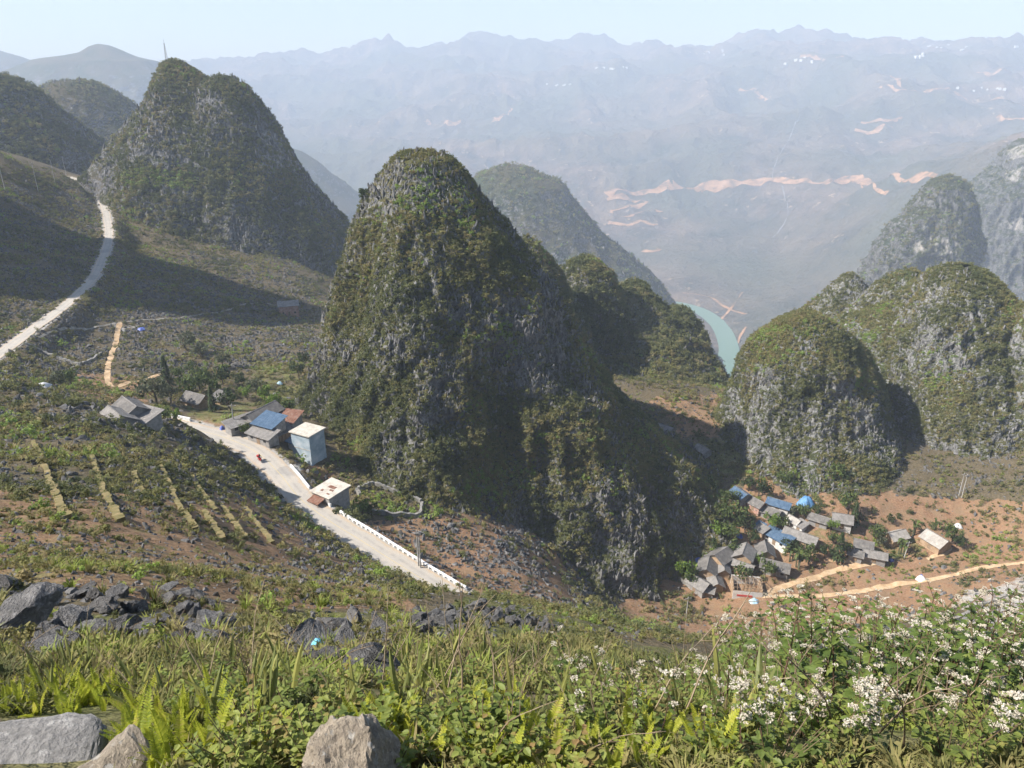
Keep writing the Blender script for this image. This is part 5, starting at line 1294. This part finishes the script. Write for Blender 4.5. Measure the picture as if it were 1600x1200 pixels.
# ------------------------------------------------------------------ foreground: boulders
def boulder_mesh(seed, sub=4, planes=17, rough=0.22, hmin=0.32, top=None, boxy=1.0):
    bm = bmesh.new(); bmesh.ops.create_icosphere(bm, subdivisions=sub, radius=1.0)
    v = np.array([p.co[:] for p in bm.verts]); r = np.random.default_rng(seed)
    if boxy != 1.0: v = np.sign(v) * np.abs(v) ** boxy
    for k in range(planes):
        n = r.normal(size=3); n /= np.linalg.norm(n); h = r.uniform(hmin, 0.85); v -= np.outer(np.maximum(v @ n - h, 0), n)
    s = r.uniform(0, 50)
    if top is not None: v[:, 2] = np.minimum(v[:, 2], top + 0.04 * v[:, 0])
    v *= (1 + rough * fbm(v[:,0]*2.2+s, v[:,1]*2.2, v[:,2]*2.2, octs=4, seed=seed, ridged=True) + 0.05 * fbm(v[:,0]*9+s, v[:,1]*9, v[:,2]*9, octs=3, seed=seed+2))[:, None]
    for p, c in zip(bm.verts, v): p.co = c
    me = bpy.data.meshes.new("boulder"); bm.to_mesh(me); bm.free(); me.polygons.foreach_set("use_smooth", np.full(len(me.polygons), False))
    return me
def mat_boulder(name, cols, scale, bd=0.08):
    t = NT(name); v = t.objc()
    n = t.noise(v, scale, 8, 0.65, 0.4); n2 = t.noise(v, scale * 7, 6, 0.7)
    c = t.ramp(n, [(0.3, cols[0]), (0.5, cols[1]), (0.7, cols[2])])
    c = t.mix(t.rng(n2, 0.35, 0.7, 0.55, 0), c, tuple(x * 0.5 for x in cols[0]))
    t.color(c); t.rough(0.92, 0.15)
    pit = t.voro(v, scale * 9)
    c = t.mix(t.rng(t.noise(v, scale * 2.6, 4), 0.58, 0.66, 0, 0.5), c, tuple(min(x * 1.7, 0.6) for x in cols[1]))
    t.color(c); t.bump(t.math('ADD', t.math('ADD', n2, n), t.math('MULTIPLY', pit, 0.6 if bd > 0.06 else 0.12)), 0.9, bd); return t.m
BGREY = mat_boulder("grey_boulder", [(0.125, 0.122, 0.118), (0.21, 0.205, 0.198), (0.32, 0.31, 0.295)], 1.6)
BTAN = mat_boulder("tan_boulder", [(0.32, 0.27, 0.21), (0.52, 0.44, 0.33), (0.66, 0.57, 0.45)], 1.3, 0.05)
BSLAB = mat_boulder("slab_stone", [(0.22, 0.215, 0.205), (0.34, 0.33, 0.31), (0.46, 0.44, 0.41)], 1.2, 0.03)
BMESH = [boulder_mesh(500 + k, 4) for k in range(8)]
for m_ in BMESH: m_.materials.append(BGREY)
NB = 0
def boulder(px, py, w, h, label, Y=None, d=None, mesh=None, rot=None, sink=0.25, group=None, name="boulder", mat=None):
    """px, py: middle of the stone; w, h: width and height in metres"""
    global NB
    k = NB; NB += 1
    if Y is None:
        dr = ray(px, py); Ys = np.geomspace(1.2, 60, 700); Pq = dr[None] * (Ys / dr[1])[:, None]; g = ground(Pq[:, 0], Pq[:, 1]) + h * 0.4
        i = np.where(Pq[:, 2] < g)[0]; Pp = Pq[i[0]] if len(i) else Pq[-1]
    else: Pp = atY(px, py, Y)
    z = gz(Pp[0], Pp[1]) + h * (0.5 - sink)
    if Y is not None: z = Pp[2]
    o = link(name, mesh or BMESH[k % 8]); o.location = (Pp[0], Pp[1], z)
    r = random.Random(k * 7 + 1); o.rotation_euler = rot or (r.uniform(-0.4, 0.4), r.uniform(-0.4, 0.4), r.uniform(0, 6.28))
    o.scale = (w * 0.58, (d or w * 0.8) * 0.58, h * 0.58)
    if len(o.data.materials) == 0: o.data.materials.append(mat or BGREY)
    if mat:
        o.data = o.data.copy(); o.data.materials.clear(); o.data.materials.append(mat)
    return tag(o, label, "rock", group)
rb = random.Random(5)
OUT = "boulders of the broken outcrop"
for k, (px, py, w, h, lab) in enumerate([(40,965,1.5,1.0,"wide dark slab boulder at the left end of the outcrop"), (10,910,0.9,0.7,"dark boulder at the very edge above the wide slab"), (130,925,0.9,0.5,"long low boulder on top of the outcrop"), (160,945,0.8,0.6,"pyramid shaped boulder on the outcrop crest"), (185,925,0.7,0.5,"pale topped boulder right of the crest pyramid"), (110,965,1.1,0.6,"flat boulder in the middle of the outcrop"),
        (75,990,1.0,0.5,"low shadowed boulder under the wide slab"), (190,975,0.8,0.7,"tilted slab boulder near the outcrop centre"), (160,985,0.9,0.5,"dark boulder under the flat one"), (215,945,0.8,0.5,"rough pale boulder right of the tilted slab"), (225,970,0.7,0.6,"upright boulder right of the tilted slab"), (265,935,0.8,0.5,"jagged boulder before the right block of the outcrop"),
        (255,965,0.6,0.4,"small boulder in the outcrop gap"), (330,970,1.0,0.9,"big dark block at the right end of the outcrop"), (300,990,0.8,0.5,"low block left of the big dark block"), (345,1000,0.9,0.6,"dark block in front of the big dark block"), (285,955,0.6,0.4,"pale stone beside the jagged boulder"), (55,1020,0.7,0.4,"white edged stone half buried in grass"), (240,1000,0.7,0.4,"low stone at the foot of the outcrop")]):
    boulder(px, py, w * 0.8, h * 0.7, lab, group=OUT)
for k in range(60):
    boulder(rb.uniform(0, 370), rb.uniform(915, 1005), rb.uniform(0.2, 0.6), rb.uniform(0.16, 0.42), "small grey stone among the boulders of the broken outcrop", group="small stones of the outcrop", name="stone")
MID = "rocks of the middle outcrop"
for px, py, w, h, lab in [(553,965,0.75,1.0,"upright fluted rock behind the rubble"), (510,980,0.9,0.5,"low pale rock left of the fluted rock"), (470,1000,1.0,0.4,"long low ledge near the blue bag"), (540,998,0.8,0.35,"flat ledge below the fluted rock"), (590,985,0.7,0.4,"rough rock right of the fluted rock"), (745,945,0.9,0.7,"furrowed rock above the rubble heap"), (500,925,0.5,0.5,"small pointed rock on the slope")]:
    boulder(px, py, w, h, lab, group=MID)
for k in range(110):
    t = rb.random(); boulder(635 + 210 * t + rb.gauss(0, 14), 985 - 30 * math.sin(t * 3.1) + rb.gauss(0, 9), rb.uniform(0.2, 0.55), rb.uniform(0.18, 0.45), "grey angular stone in the rubble heap before the road end", group="stones of the rubble heap", name="stone")
for k in range(60):
    boulder(rb.uniform(430, 640), rb.uniform(975, 1030), rb.uniform(0.15, 0.4), rb.uniform(0.12, 0.28), "loose grey stone on the ground near the blue bag", group="loose stones near the blue bag", name="stone")
for k in range(24):
    boulder(rb.uniform(830, 1000), rb.uniform(975, 1000), rb.uniform(0.2, 0.5), rb.uniform(0.15, 0.3), "grey stone half sunk in green scrub at the slope edge", group="stones at the slope edge", name="stone")
boulder(583,1034,0.40,0.17,"flat topped dark block standing alone in the grass", Y=4.6, d=0.3, mesh=boulder_mesh(611, 4, 5, 0.05, 0.55), rot=(0.15, 0.05, 0.2))
boulder(588,1058,0.16,0.10,"small pale stone under the dark block", Y=4.3, name="stone")
boulder(562,1240,0.27,0.30,"pale tan craggy rock rising at the bottom edge", Y=1.75, d=0.4, mesh=boulder_mesh(622, 5, 7, 0.22, 0.45), rot=(0.25, 0.1, 0.5), mat=BTAN)
boulder(475,1225,0.13,0.12,"small tan rock left of the craggy rock", Y=1.7, name="stone", mat=BTAN)
boulder(35,1222,0.44,0.12,"broad cracked grey slab in the bottom left corner", Y=2.0, d=0.40, mesh=boulder_mesh(633, 5, 4, 0.04, 0.8, None, 0.45), rot=(0.22, 0.05, 0.25), mat=BSLAB)
boulder(150,1240,0.30,0.12,"pale stony slab piece right of the cracked slab", Y=1.85, d=0.4, mesh=boulder_mesh(644, 4, 6, 0.12), rot=(0.4, 0.1, 0.2), mat=BTAN)
# litter: light blue bag
Pb = hit_h(497, 1015, 0); o = link("plastic_bag", cloth_mesh("plastic_bag", 3, 0.11, 0.10, 0.17), simple("bag_blue", [(0.15,0.48,0.62),(0.25,0.58,0.70)], 6, 0.4)); o.location = (Pb[0], Pb[1], Pb[2] + 0.02); tag(o, "light blue plastic bag lying among grey stones", "bag")

# ------------------------------------------------------------------ foreground: plants
def leaf_mat(name, stops, trans=0.45, rough=0.5):
    t = NT(name); g = t.n("ShaderNodeNewGeometry"); n = t.noise(t.pos(), 9.0, 3)
    f = t.math('ADD', t.math('ADD', t.math('MULTIPLY', t.rand(), 0.45), t.math('MULTIPLY', g.outputs['Random Per Island'], 0.35)), t.math('MULTIPLY', n, 0.3))
    c = t.ramp(f, stops); t.color(c); t.rough(rough, 0.35); t.leafy(c, trans); return t.m
FERN = leaf_mat("fern_leaf", [(0.15, (0.18, 0.24, 0.025)), (0.45, (0.35, 0.39, 0.04)), (0.75, (0.47, 0.48, 0.06)), (0.95, (0.50, 0.40, 0.13))], 0.5)
BLADEM = leaf_mat("sword_leaf", [(0.15, (0.10, 0.125, 0.04)), (0.5, (0.20, 0.22, 0.07)), (0.8, (0.34, 0.33, 0.09)), (1.0, (0.44, 0.32, 0.11))], 0.35)
WEED = leaf_mat("weed_leaf", [(0.15, (0.09, 0.13, 0.033)), (0.45, (0.19, 0.24, 0.055)), (0.75, (0.33, 0.37, 0.09)), (1.0, (0.34, 0.19, 0.09))], 0.45)
FLEAF = leaf_mat("flower_plant_leaf", [(0.15, (0.06, 0.095, 0.025)), (0.5, (0.12, 0.175, 0.04)), (0.85, (0.24, 0.29, 0.07))], 0.4)
DRY = leaf_mat("dry_stem", [(0.1, (0.13, 0.09, 0.055)), (0.5, (0.24, 0.18, 0.115)), (0.9, (0.36, 0.29, 0.19))], 0.1, 0.8)
STEMM = leaf_mat("brown_stem", [(0.1, (0.07, 0.04, 0.025)), (0.6, (0.13, 0.08, 0.05)), (1, (0.14, 0.14, 0.06))], 0.05, 0.7)
PETAL = leaf_mat("white_flower", [(0.1, (0.45, 0.38, 0.27)), (0.4, (0.64, 0.58, 0.46)), (0.8, (0.76, 0.72, 0.62))], 0.3, 0.7)
def fern_frond(seed):
    r = np.random.default_rng(seed); vs, fs = [], []; n = 26; bend = r.uniform(0.05, 0.4); tw = r.uniform(-0.3, 0.3); last = None
    for k in range(n):
        t = k / (n - 1); p = np.array([bend * t ** 2, 0.12 * tw * math.sin(t * 2), t * (1 - 0.22 * bend * t)])
        w = 0.115 * (math.sin(math.pi * min(t * 0.94 + 0.09, 1)) ** 0.7); lift = 0.03
        for s in (-1, 1):
            w2 = w * r.uniform(0.85, 1.1); i = len(vs); z = 0.019
            vs += [p + [0, 0, -z], p + [-0.01, s * w2 * 0.6, -z * 0.6 + lift], p + [-0.012 + r.normal(0, 0.012), s * w2, z * 0.2 + lift], p + [0, s * w2 * 0.55, z * 1.05 + lift], p + [0, 0, z * 0.9]]
            fs += [(i, i+1, i+2, i+3, i+4)]
        if last is not None:
            i = len(vs); vs += [last + [0, 0.006, 0], last - [0, 0.006, 0], p - [0, 0.005, 0], p + [0, 0.005, 0]]; fs += [(i, i+1, i+2, i+3)]
        last = p
    return py_mesh("frond", vs, fs)
def sword_leaf(seed):
    r = np.random.default_rng(seed); vs, fs = [], []; n = 7; b = r.uniform(0.05, 0.55)
    for k in range(n):
        t = k / (n - 1); w = 0.045 * (1 - t) ** 0.55 * (0.75 + 0.5 * math.sin(t * 2.6)); p = np.array([b * t ** 2.2, 0, t * (1 - 0.3 * b * t)])
        vs += [p + [0.01, -w, 0], p + [-0.006, 0, 0], p + [0.01, w, 0]]
        if k: i = 3 * k; fs += [(i-3, i-2, i+1, i), (i-2, i-1, i+2, i+1)]
    return py_mesh("sword_leaf", vs, fs)
def oval(vs, fs, p, u, n, L, w, droop=0.2):
    u = u / np.linalg.norm(u); s = np.cross(n, u); s /= np.linalg.norm(s) + 1e-9; n = np.cross(u, s); i = len(vs)
    vs += [p, p + u*L*0.3 + s*w*0.85 + n*0.10*w, p + u*L*0.65 + s*w*0.7 + n*(0.10*w - droop*L*0.3), p + u*L - n*droop*L, p + u*L*0.65 - s*w*0.7 + n*(0.10*w - droop*L*0.3), p + u*L*0.3 - s*w*0.85 + n*0.10*w, p + u*L*0.35 - n*w*0.12, p + u*L*0.7 - n*(w*0.1 + droop*L*0.35)]
    fs += [(i, i+1, i+6), (i+1, i+2, i+7, i+6), (i+2, i+3, i+7), (i, i+6, i+5), (i+6, i+7, i+4, i+5), (i+7, i+3, i+4)]
def weed_leaves(seed, nst=8, nl=12, L=0.125, w=0.05):
    r = np.random.default_rng(seed); vs, fs = [], []; st = MB()
    for k in range(nst):
        a = r.uniform(0, 6.283); ln = r.uniform(0.15, 0.55); top = np.array([math.cos(a)*ln, math.sin(a)*ln, r.uniform(0.6, 1.0)])
        st.tube((0,0,-0.05), tuple(top), 0.010, 0.005, 4)
        for j in range(nl):
            t = 0.25 + 0.75 * (j + r.uniform(0, 0.6)) / nl; p = top * t; b = r.uniform(0, 6.283); u = np.array([math.cos(b), math.sin(b), r.uniform(-0.1, 0.5)])
            oval(vs, fs, p, u, np.array([r.normal(0, 0.25), r.normal(0, 0.25), 1.0]), L * r.uniform(0.6, 1.2), w * r.uniform(0.7, 1.15))
    return py_mesh("leaves", vs, fs), st.mesh("stem")
def flower_stem(seed):
    r = np.random.default_rng(seed); vs, fs = [], []; st = MB(); p = np.array([0., 0, -0.05]); lean = r.normal(0, 0.12, 2); pts = [tuple(p)]; heads = []
    for k in range(7):
        p = p + np.array([lean[0] + r.normal(0, 0.03), lean[1] + r.normal(0, 0.03), 1.0]) * 0.15; pts.append(tuple(p))
    st.path(pts, [0.010, 0.0095, 0.009, 0.008, 0.007, 0.006, 0.005, 0.0035], 5)
    for k in range(1, 8):
        q = np.array(pts[k]); m = 2 if k < 4 else 3
        for s in range(m):
            a = r.uniform(0, 6.283); u = np.array([math.cos(a), math.sin(a), 0.15])
            L = (0.115 if k < 6 else 0.075) * r.uniform(0.7, 1.15)
            oval(vs, fs, q + u * 0.03, u, np.array([0, 0, 1.0]) + r.normal(0, 0.2, 3), L, L * 0.36, 0.3)
        if k >= 4:
            for s in range(2 if k < 7 else 3):
                a = r.uniform(0, 6.283); e = q + np.array([math.cos(a) * 0.085, math.sin(a) * 0.085, r.uniform(0.06, 0.15)]); st.tube(tuple(q), tuple(e), 0.0035, 0.002, 4); heads.append(e)
                for j in range(2): b = r.uniform(0, 6.283); oval(vs, fs, q * 0.5 + e * 0.5, np.array([math.cos(b), math.sin(b), 0.2]), np.array([0, 0, 1.0]), 0.045, 0.016, 0.2)
    return st.mesh("stem"), py_mesh("leaves", vs, fs), heads
def flower_head(seed):
    """flat-topped cluster of many tiny fuzzy florets"""
    r = np.random.default_rng(seed); vs, fs = [], []
    for k in range(16):
        a = r.uniform(0, 6.283); q = math.sqrt(r.uniform(0, 1)) * 0.034; c = np.array([math.cos(a)*q, math.sin(a)*q, 0.012 - q * 0.25 + r.normal(0, 0.003)])
        for j in range(4):
            d = r.normal(size=3); d[2] = abs(d[2]) + 0.2; d /= np.linalg.norm(d); s = np.cross(d, r.normal(size=3)); s /= np.linalg.norm(s); i = len(vs)
            vs += [c - s * 0.005, c + s * 0.005, c + d * 0.010 + s * 0.004, c + d * 0.010 - s * 0.004]; fs += [(i, i+1, i+2, i+3)]
    return py_mesh("flower_head", vs, fs)
FRONDS = [fern_frond(700 + k) for k in range(5)]; SWORDS = [sword_leaf(720 + k) for k in range(5)]; WEEDS = [weed_leaves(740 + k) for k in range(5)]; FST = [flower_stem(760 + k) for k in range(7)]; HEADS = [flower_head(780 + k) for k in range(4)]
for m_ in FRONDS: m_.materials.append(FERN)
for m_ in SWORDS: m_.materials.append(BLADEM)
for a_, b_ in WEEDS: a_.materials.append(WEED); b_.materials.append(STEMM)
for a_, b_, c_ in FST: a_.materials.append(STEMM); b_.materials.append(FLEAF)
for m_ in HEADS: m_.materials.append(PETAL)
rp = random.Random(11)
def where(px):
    for lim, w in ((215, "behind the cracked grey slab"), (470, "between the cracked slab and the tan craggy rock"), (660, "around the tan craggy rock"), (900, "just right of the tan craggy rock"), (1130, "left of the flowers"), (1380, "below the village among the flowers")):
        if px < lim: return w
    return "at the right end of the bank"
def near_pt(px, py):
    d = ray(px, py); Y = np.geomspace(1.15, 14, 400); P_ = d[None] * (Y / d[1])[:, None]; g = ground(P_[:, 0], P_[:, 1]); i = np.where(P_[:, 2] < g)[0]
    return P_[i[0]] if len(i) else P_[-1]
def fern(px, py, size, n):
    P_ = near_pt(px, py); e = empty("fern", tuple(P_), rp.uniform(0, 6.28)); tag(e, "bright yellow green sword fern " + where(px), "fern", "ferns " + where(px))
    for k in range(n):
        o = link("frond", FRONDS[rp.randrange(5)], None, e); s = size * rp.uniform(0.7, 1.15); o.scale = (s, s, s); o.rotation_euler = (rp.gauss(0, 0.12), rp.uniform(0.0, 0.5), k * 6.283 / n + rp.uniform(-0.4, 0.4)); o.location = (rp.gauss(0, 0.02), rp.gauss(0, 0.02), -0.02)
def sword(px, py, size, n):
    P_ = near_pt(px, py); e = empty("sword_leaved_plant", tuple(P_), rp.uniform(0, 6.28)); tag(e, "tuft of sword shaped leaves " + where(px), "plant", "sword leaved plants " + where(px))
    for k in range(n):
        o = link("leaf", SWORDS[rp.randrange(5)], None, e); s = size * rp.uniform(0.6, 1.15); o.scale = (s, s * 1.1, s); o.rotation_euler = (rp.gauss(0, 0.16), rp.uniform(-0.05, 0.45), k * 6.283 / n + rp.uniform(-0.5, 0.5)); o.location = (rp.gauss(0, 0.025), rp.gauss(0, 0.025), -0.03)
def weed(px, py, size):
    P_ = near_pt(px, py); e = empty("leafy_weed", tuple(P_), rp.uniform(0, 6.28)); tag(e, "leafy green weed " + where(px), "plant", "leafy weeds " + where(px)); a_, b_ = WEEDS[rp.randrange(5)]
    for nm, m_ in (("leaves", a_), ("stem", b_)):
        o = link(nm, m_, None, e); o.scale = (size, size, size * rp.uniform(0.7, 1.0))
def flower(px, ty, size):
    """px, ty: where the flower top shows; size: height of the plant"""
    for q in range(20):
        Yq = rp.uniform(2.6, 8.5) if ty < 1060 else rp.uniform(2.0, 4.0); P_ = atY(px, ty, Yq); g = gz(P_[0], P_[1]); size = (P_[2] - g) / 1.2
        if 0.25 < size < 0.95: break
    else: return
    P_[2] = g; e = empty("flowering_weed", tuple(P_)); tag(e, "brown stemmed weed with white flower clusters " + where(px), "plant", "white flowering weeds " + where(px))
    e.rotation_euler = (rp.gauss(0, 0.1), rp.gauss(0, 0.1), rp.uniform(0, 6.28))
    a_, b_, hs = FST[rp.randrange(7)]
    for nm, m_ in (("stem", a_), ("leaves", b_)):
        o = link(nm, m_, None, e); o.scale = (size,) * 3
    for h_ in hs:
        if rp.random() < (0.8 if px > 1150 else 0.6):
            o = link("flower_head", HEADS[rp.randrange(4)], None, e); o.location = tuple(h_ * size); s = rp.uniform(0.38, 0.68); o.scale = (s, s, s); o.rotation_euler = (rp.gauss(0, 0.25), rp.gauss(0, 0.25), rp.uniform(0, 6.28))
# ferns thickest along the left and the bottom
for k in range(115):
    u = rp.random(); px = rp.choice([rp.uniform(-30, 420), rp.uniform(-30, 420), rp.uniform(560, 1150), rp.uniform(600, 1000)]); py = rp.uniform(1085, 1215) if px < 450 else rp.uniform(1105, 1230)
    if px < 210 and py > 1120: py = rp.uniform(1080, 1120)
    fern(px, py, rp.uniform(0.14, 0.26), rp.randrange(4, 8))
for k in range(110):
    px = rp.uniform(-20, 1250); py = rp.uniform(1035, 1130) if px < 1000 else rp.uniform(1060, 1160); sword(px, py, rp.uniform(0.2, 0.42), rp.randrange(5, 10))
for k in range(130):
    px = rp.uniform(200, 1640); py = rp.uniform(1060, 1225); 
    if px < 330 and py > 1120: continue
    if px > 1100 and rp.random() < 0.45: continue
    weed(px, py, rp.uniform(0.16, 0.32))
for k in range(280):
    if k < 215: px = rp.uniform(1120, 1640); top = 925 + (40 * (1 - (px - 1120) / 180) if px < 1300 else 0); ty = top + 170 * rp.random() ** 2.0
    elif k < 235: px = rp.uniform(880, 1150); ty = rp.uniform(985, 1070)
    else: px = rp.uniform(620, 1640); ty = rp.uniform(1060, 1170)
    flower(px, ty, rp.uniform(0.5, 0.85) if ty < 1060 else rp.uniform(0.3, 0.5))
# dry stems: one mesh per stem
def dry_stem(seed):
    r = np.random.default_rng(seed); mb = MB(); p = np.array([0., 0, 0]); d = np.array([r.normal(0, 0.35), r.normal(0, 0.35), 1.0]); pts = []
    for k in range(9): pts.append(tuple(p)); p = p + d * 0.12; d = d + np.array([r.normal(0, 0.09), r.normal(0, 0.09), -0.05])
    mb.path(pts, [0.006 - 0.0005 * k for k in range(9)], 4)
    for k in (4, 5, 6, 7):
        a = r.uniform(0, 6.28); mb.tube(pts[k], tuple(np.array(pts[k]) + [math.cos(a)*0.1, math.sin(a)*0.1, 0.12]), 0.0025, 0.001, 4)
    m_ = mb.mesh("dry_stem"); m_.materials.append(DRY); return m_
DST = [dry_stem(800 + k) for k in range(8)]
for k in range(170):
    px = rp.uniform(0, 1620); py = rp.uniform(1040, 1200) if px > 700 else rp.uniform(1035, 1110); P_ = near_pt(px, py)
    o = link("dry_stalk", DST[k % 8]); o.location = P_; s = rp.uniform(0.35, 0.85); o.scale = (s, s, s); o.rotation_euler = (rp.gauss(0, 0.3), rp.gauss(0, 0.3), rp.uniform(0, 6.28)); tag(o, "thin dry brown stalk " + where(px), "stalk", "dry stalks " + where(px))
# undergrowth nobody could count
r7 = np.random.default_rng(707)
UNDER = [proto("under_%d" % k, leaf_cloud("under", 820 + k, 90, 0.16, 1.0, 0.7, 5), GRASSM) for k in range(3)] + [proto("under_tuft_%d" % k, tuft_mesh("under_tuft", 830 + k, 34, 1.3), GRASSM) for k in range(3)]
n = 13000; aa = np.radians(r7.uniform(-46, 46, n)); ds = np.exp(r7.uniform(math.log(1.1), math.log(30), n)); P = np.stack([np.sin(aa) * ds, np.cos(aa) * ds, 0 * ds], -1); P[:, 2] = ground(P[:, 0], P[:, 1])
kp = (fbm(P[:, 0] / 1.2, P[:, 1] / 1.2, octs=3, seed=5) > -0.35); 
sp, sq = to_px(P); kp &= ~(in_poly(sp, sq, [(-100,1105),(215,1105),(330,1215),(-100,1300)]) & (ds < 4)) & ~(in_poly(sp, sq, [(440,1150),(640,1130),(660,1260),(420,1260)]) & (ds < 3))
for _pl in ([(0,890),(370,905),(390,1005),(0,1010)], [(620,935),(760,920),(890,940),(890,1005),(640,1008)], [(430,950),(620,945),(630,1030),(430,1030)]): kp &= ~(in_poly(sp, sq, _pl) & (r7.uniform(size=n) < 0.88) & (ds > 6))
P = P[kp]; ds = ds[kp]
hue = np.clip(0.55 + 1.0 * fbm(P[:, 0] / 1.5, P[:, 1] / 1.5, octs=3, seed=6) + r7.normal(0, 0.2, len(P)), 0, 1)
put("undergrowth", P, r7, UNDER, np.clip(ds * 0.012, 0.025, 0.12), np.clip(ds * 0.026, 0.09, 0.30), 0.25, "tangled grass and small leaves covering the near bank", "undergrowth", 0.05, (0.6, 1.3), tint=hue, pw=1.6)
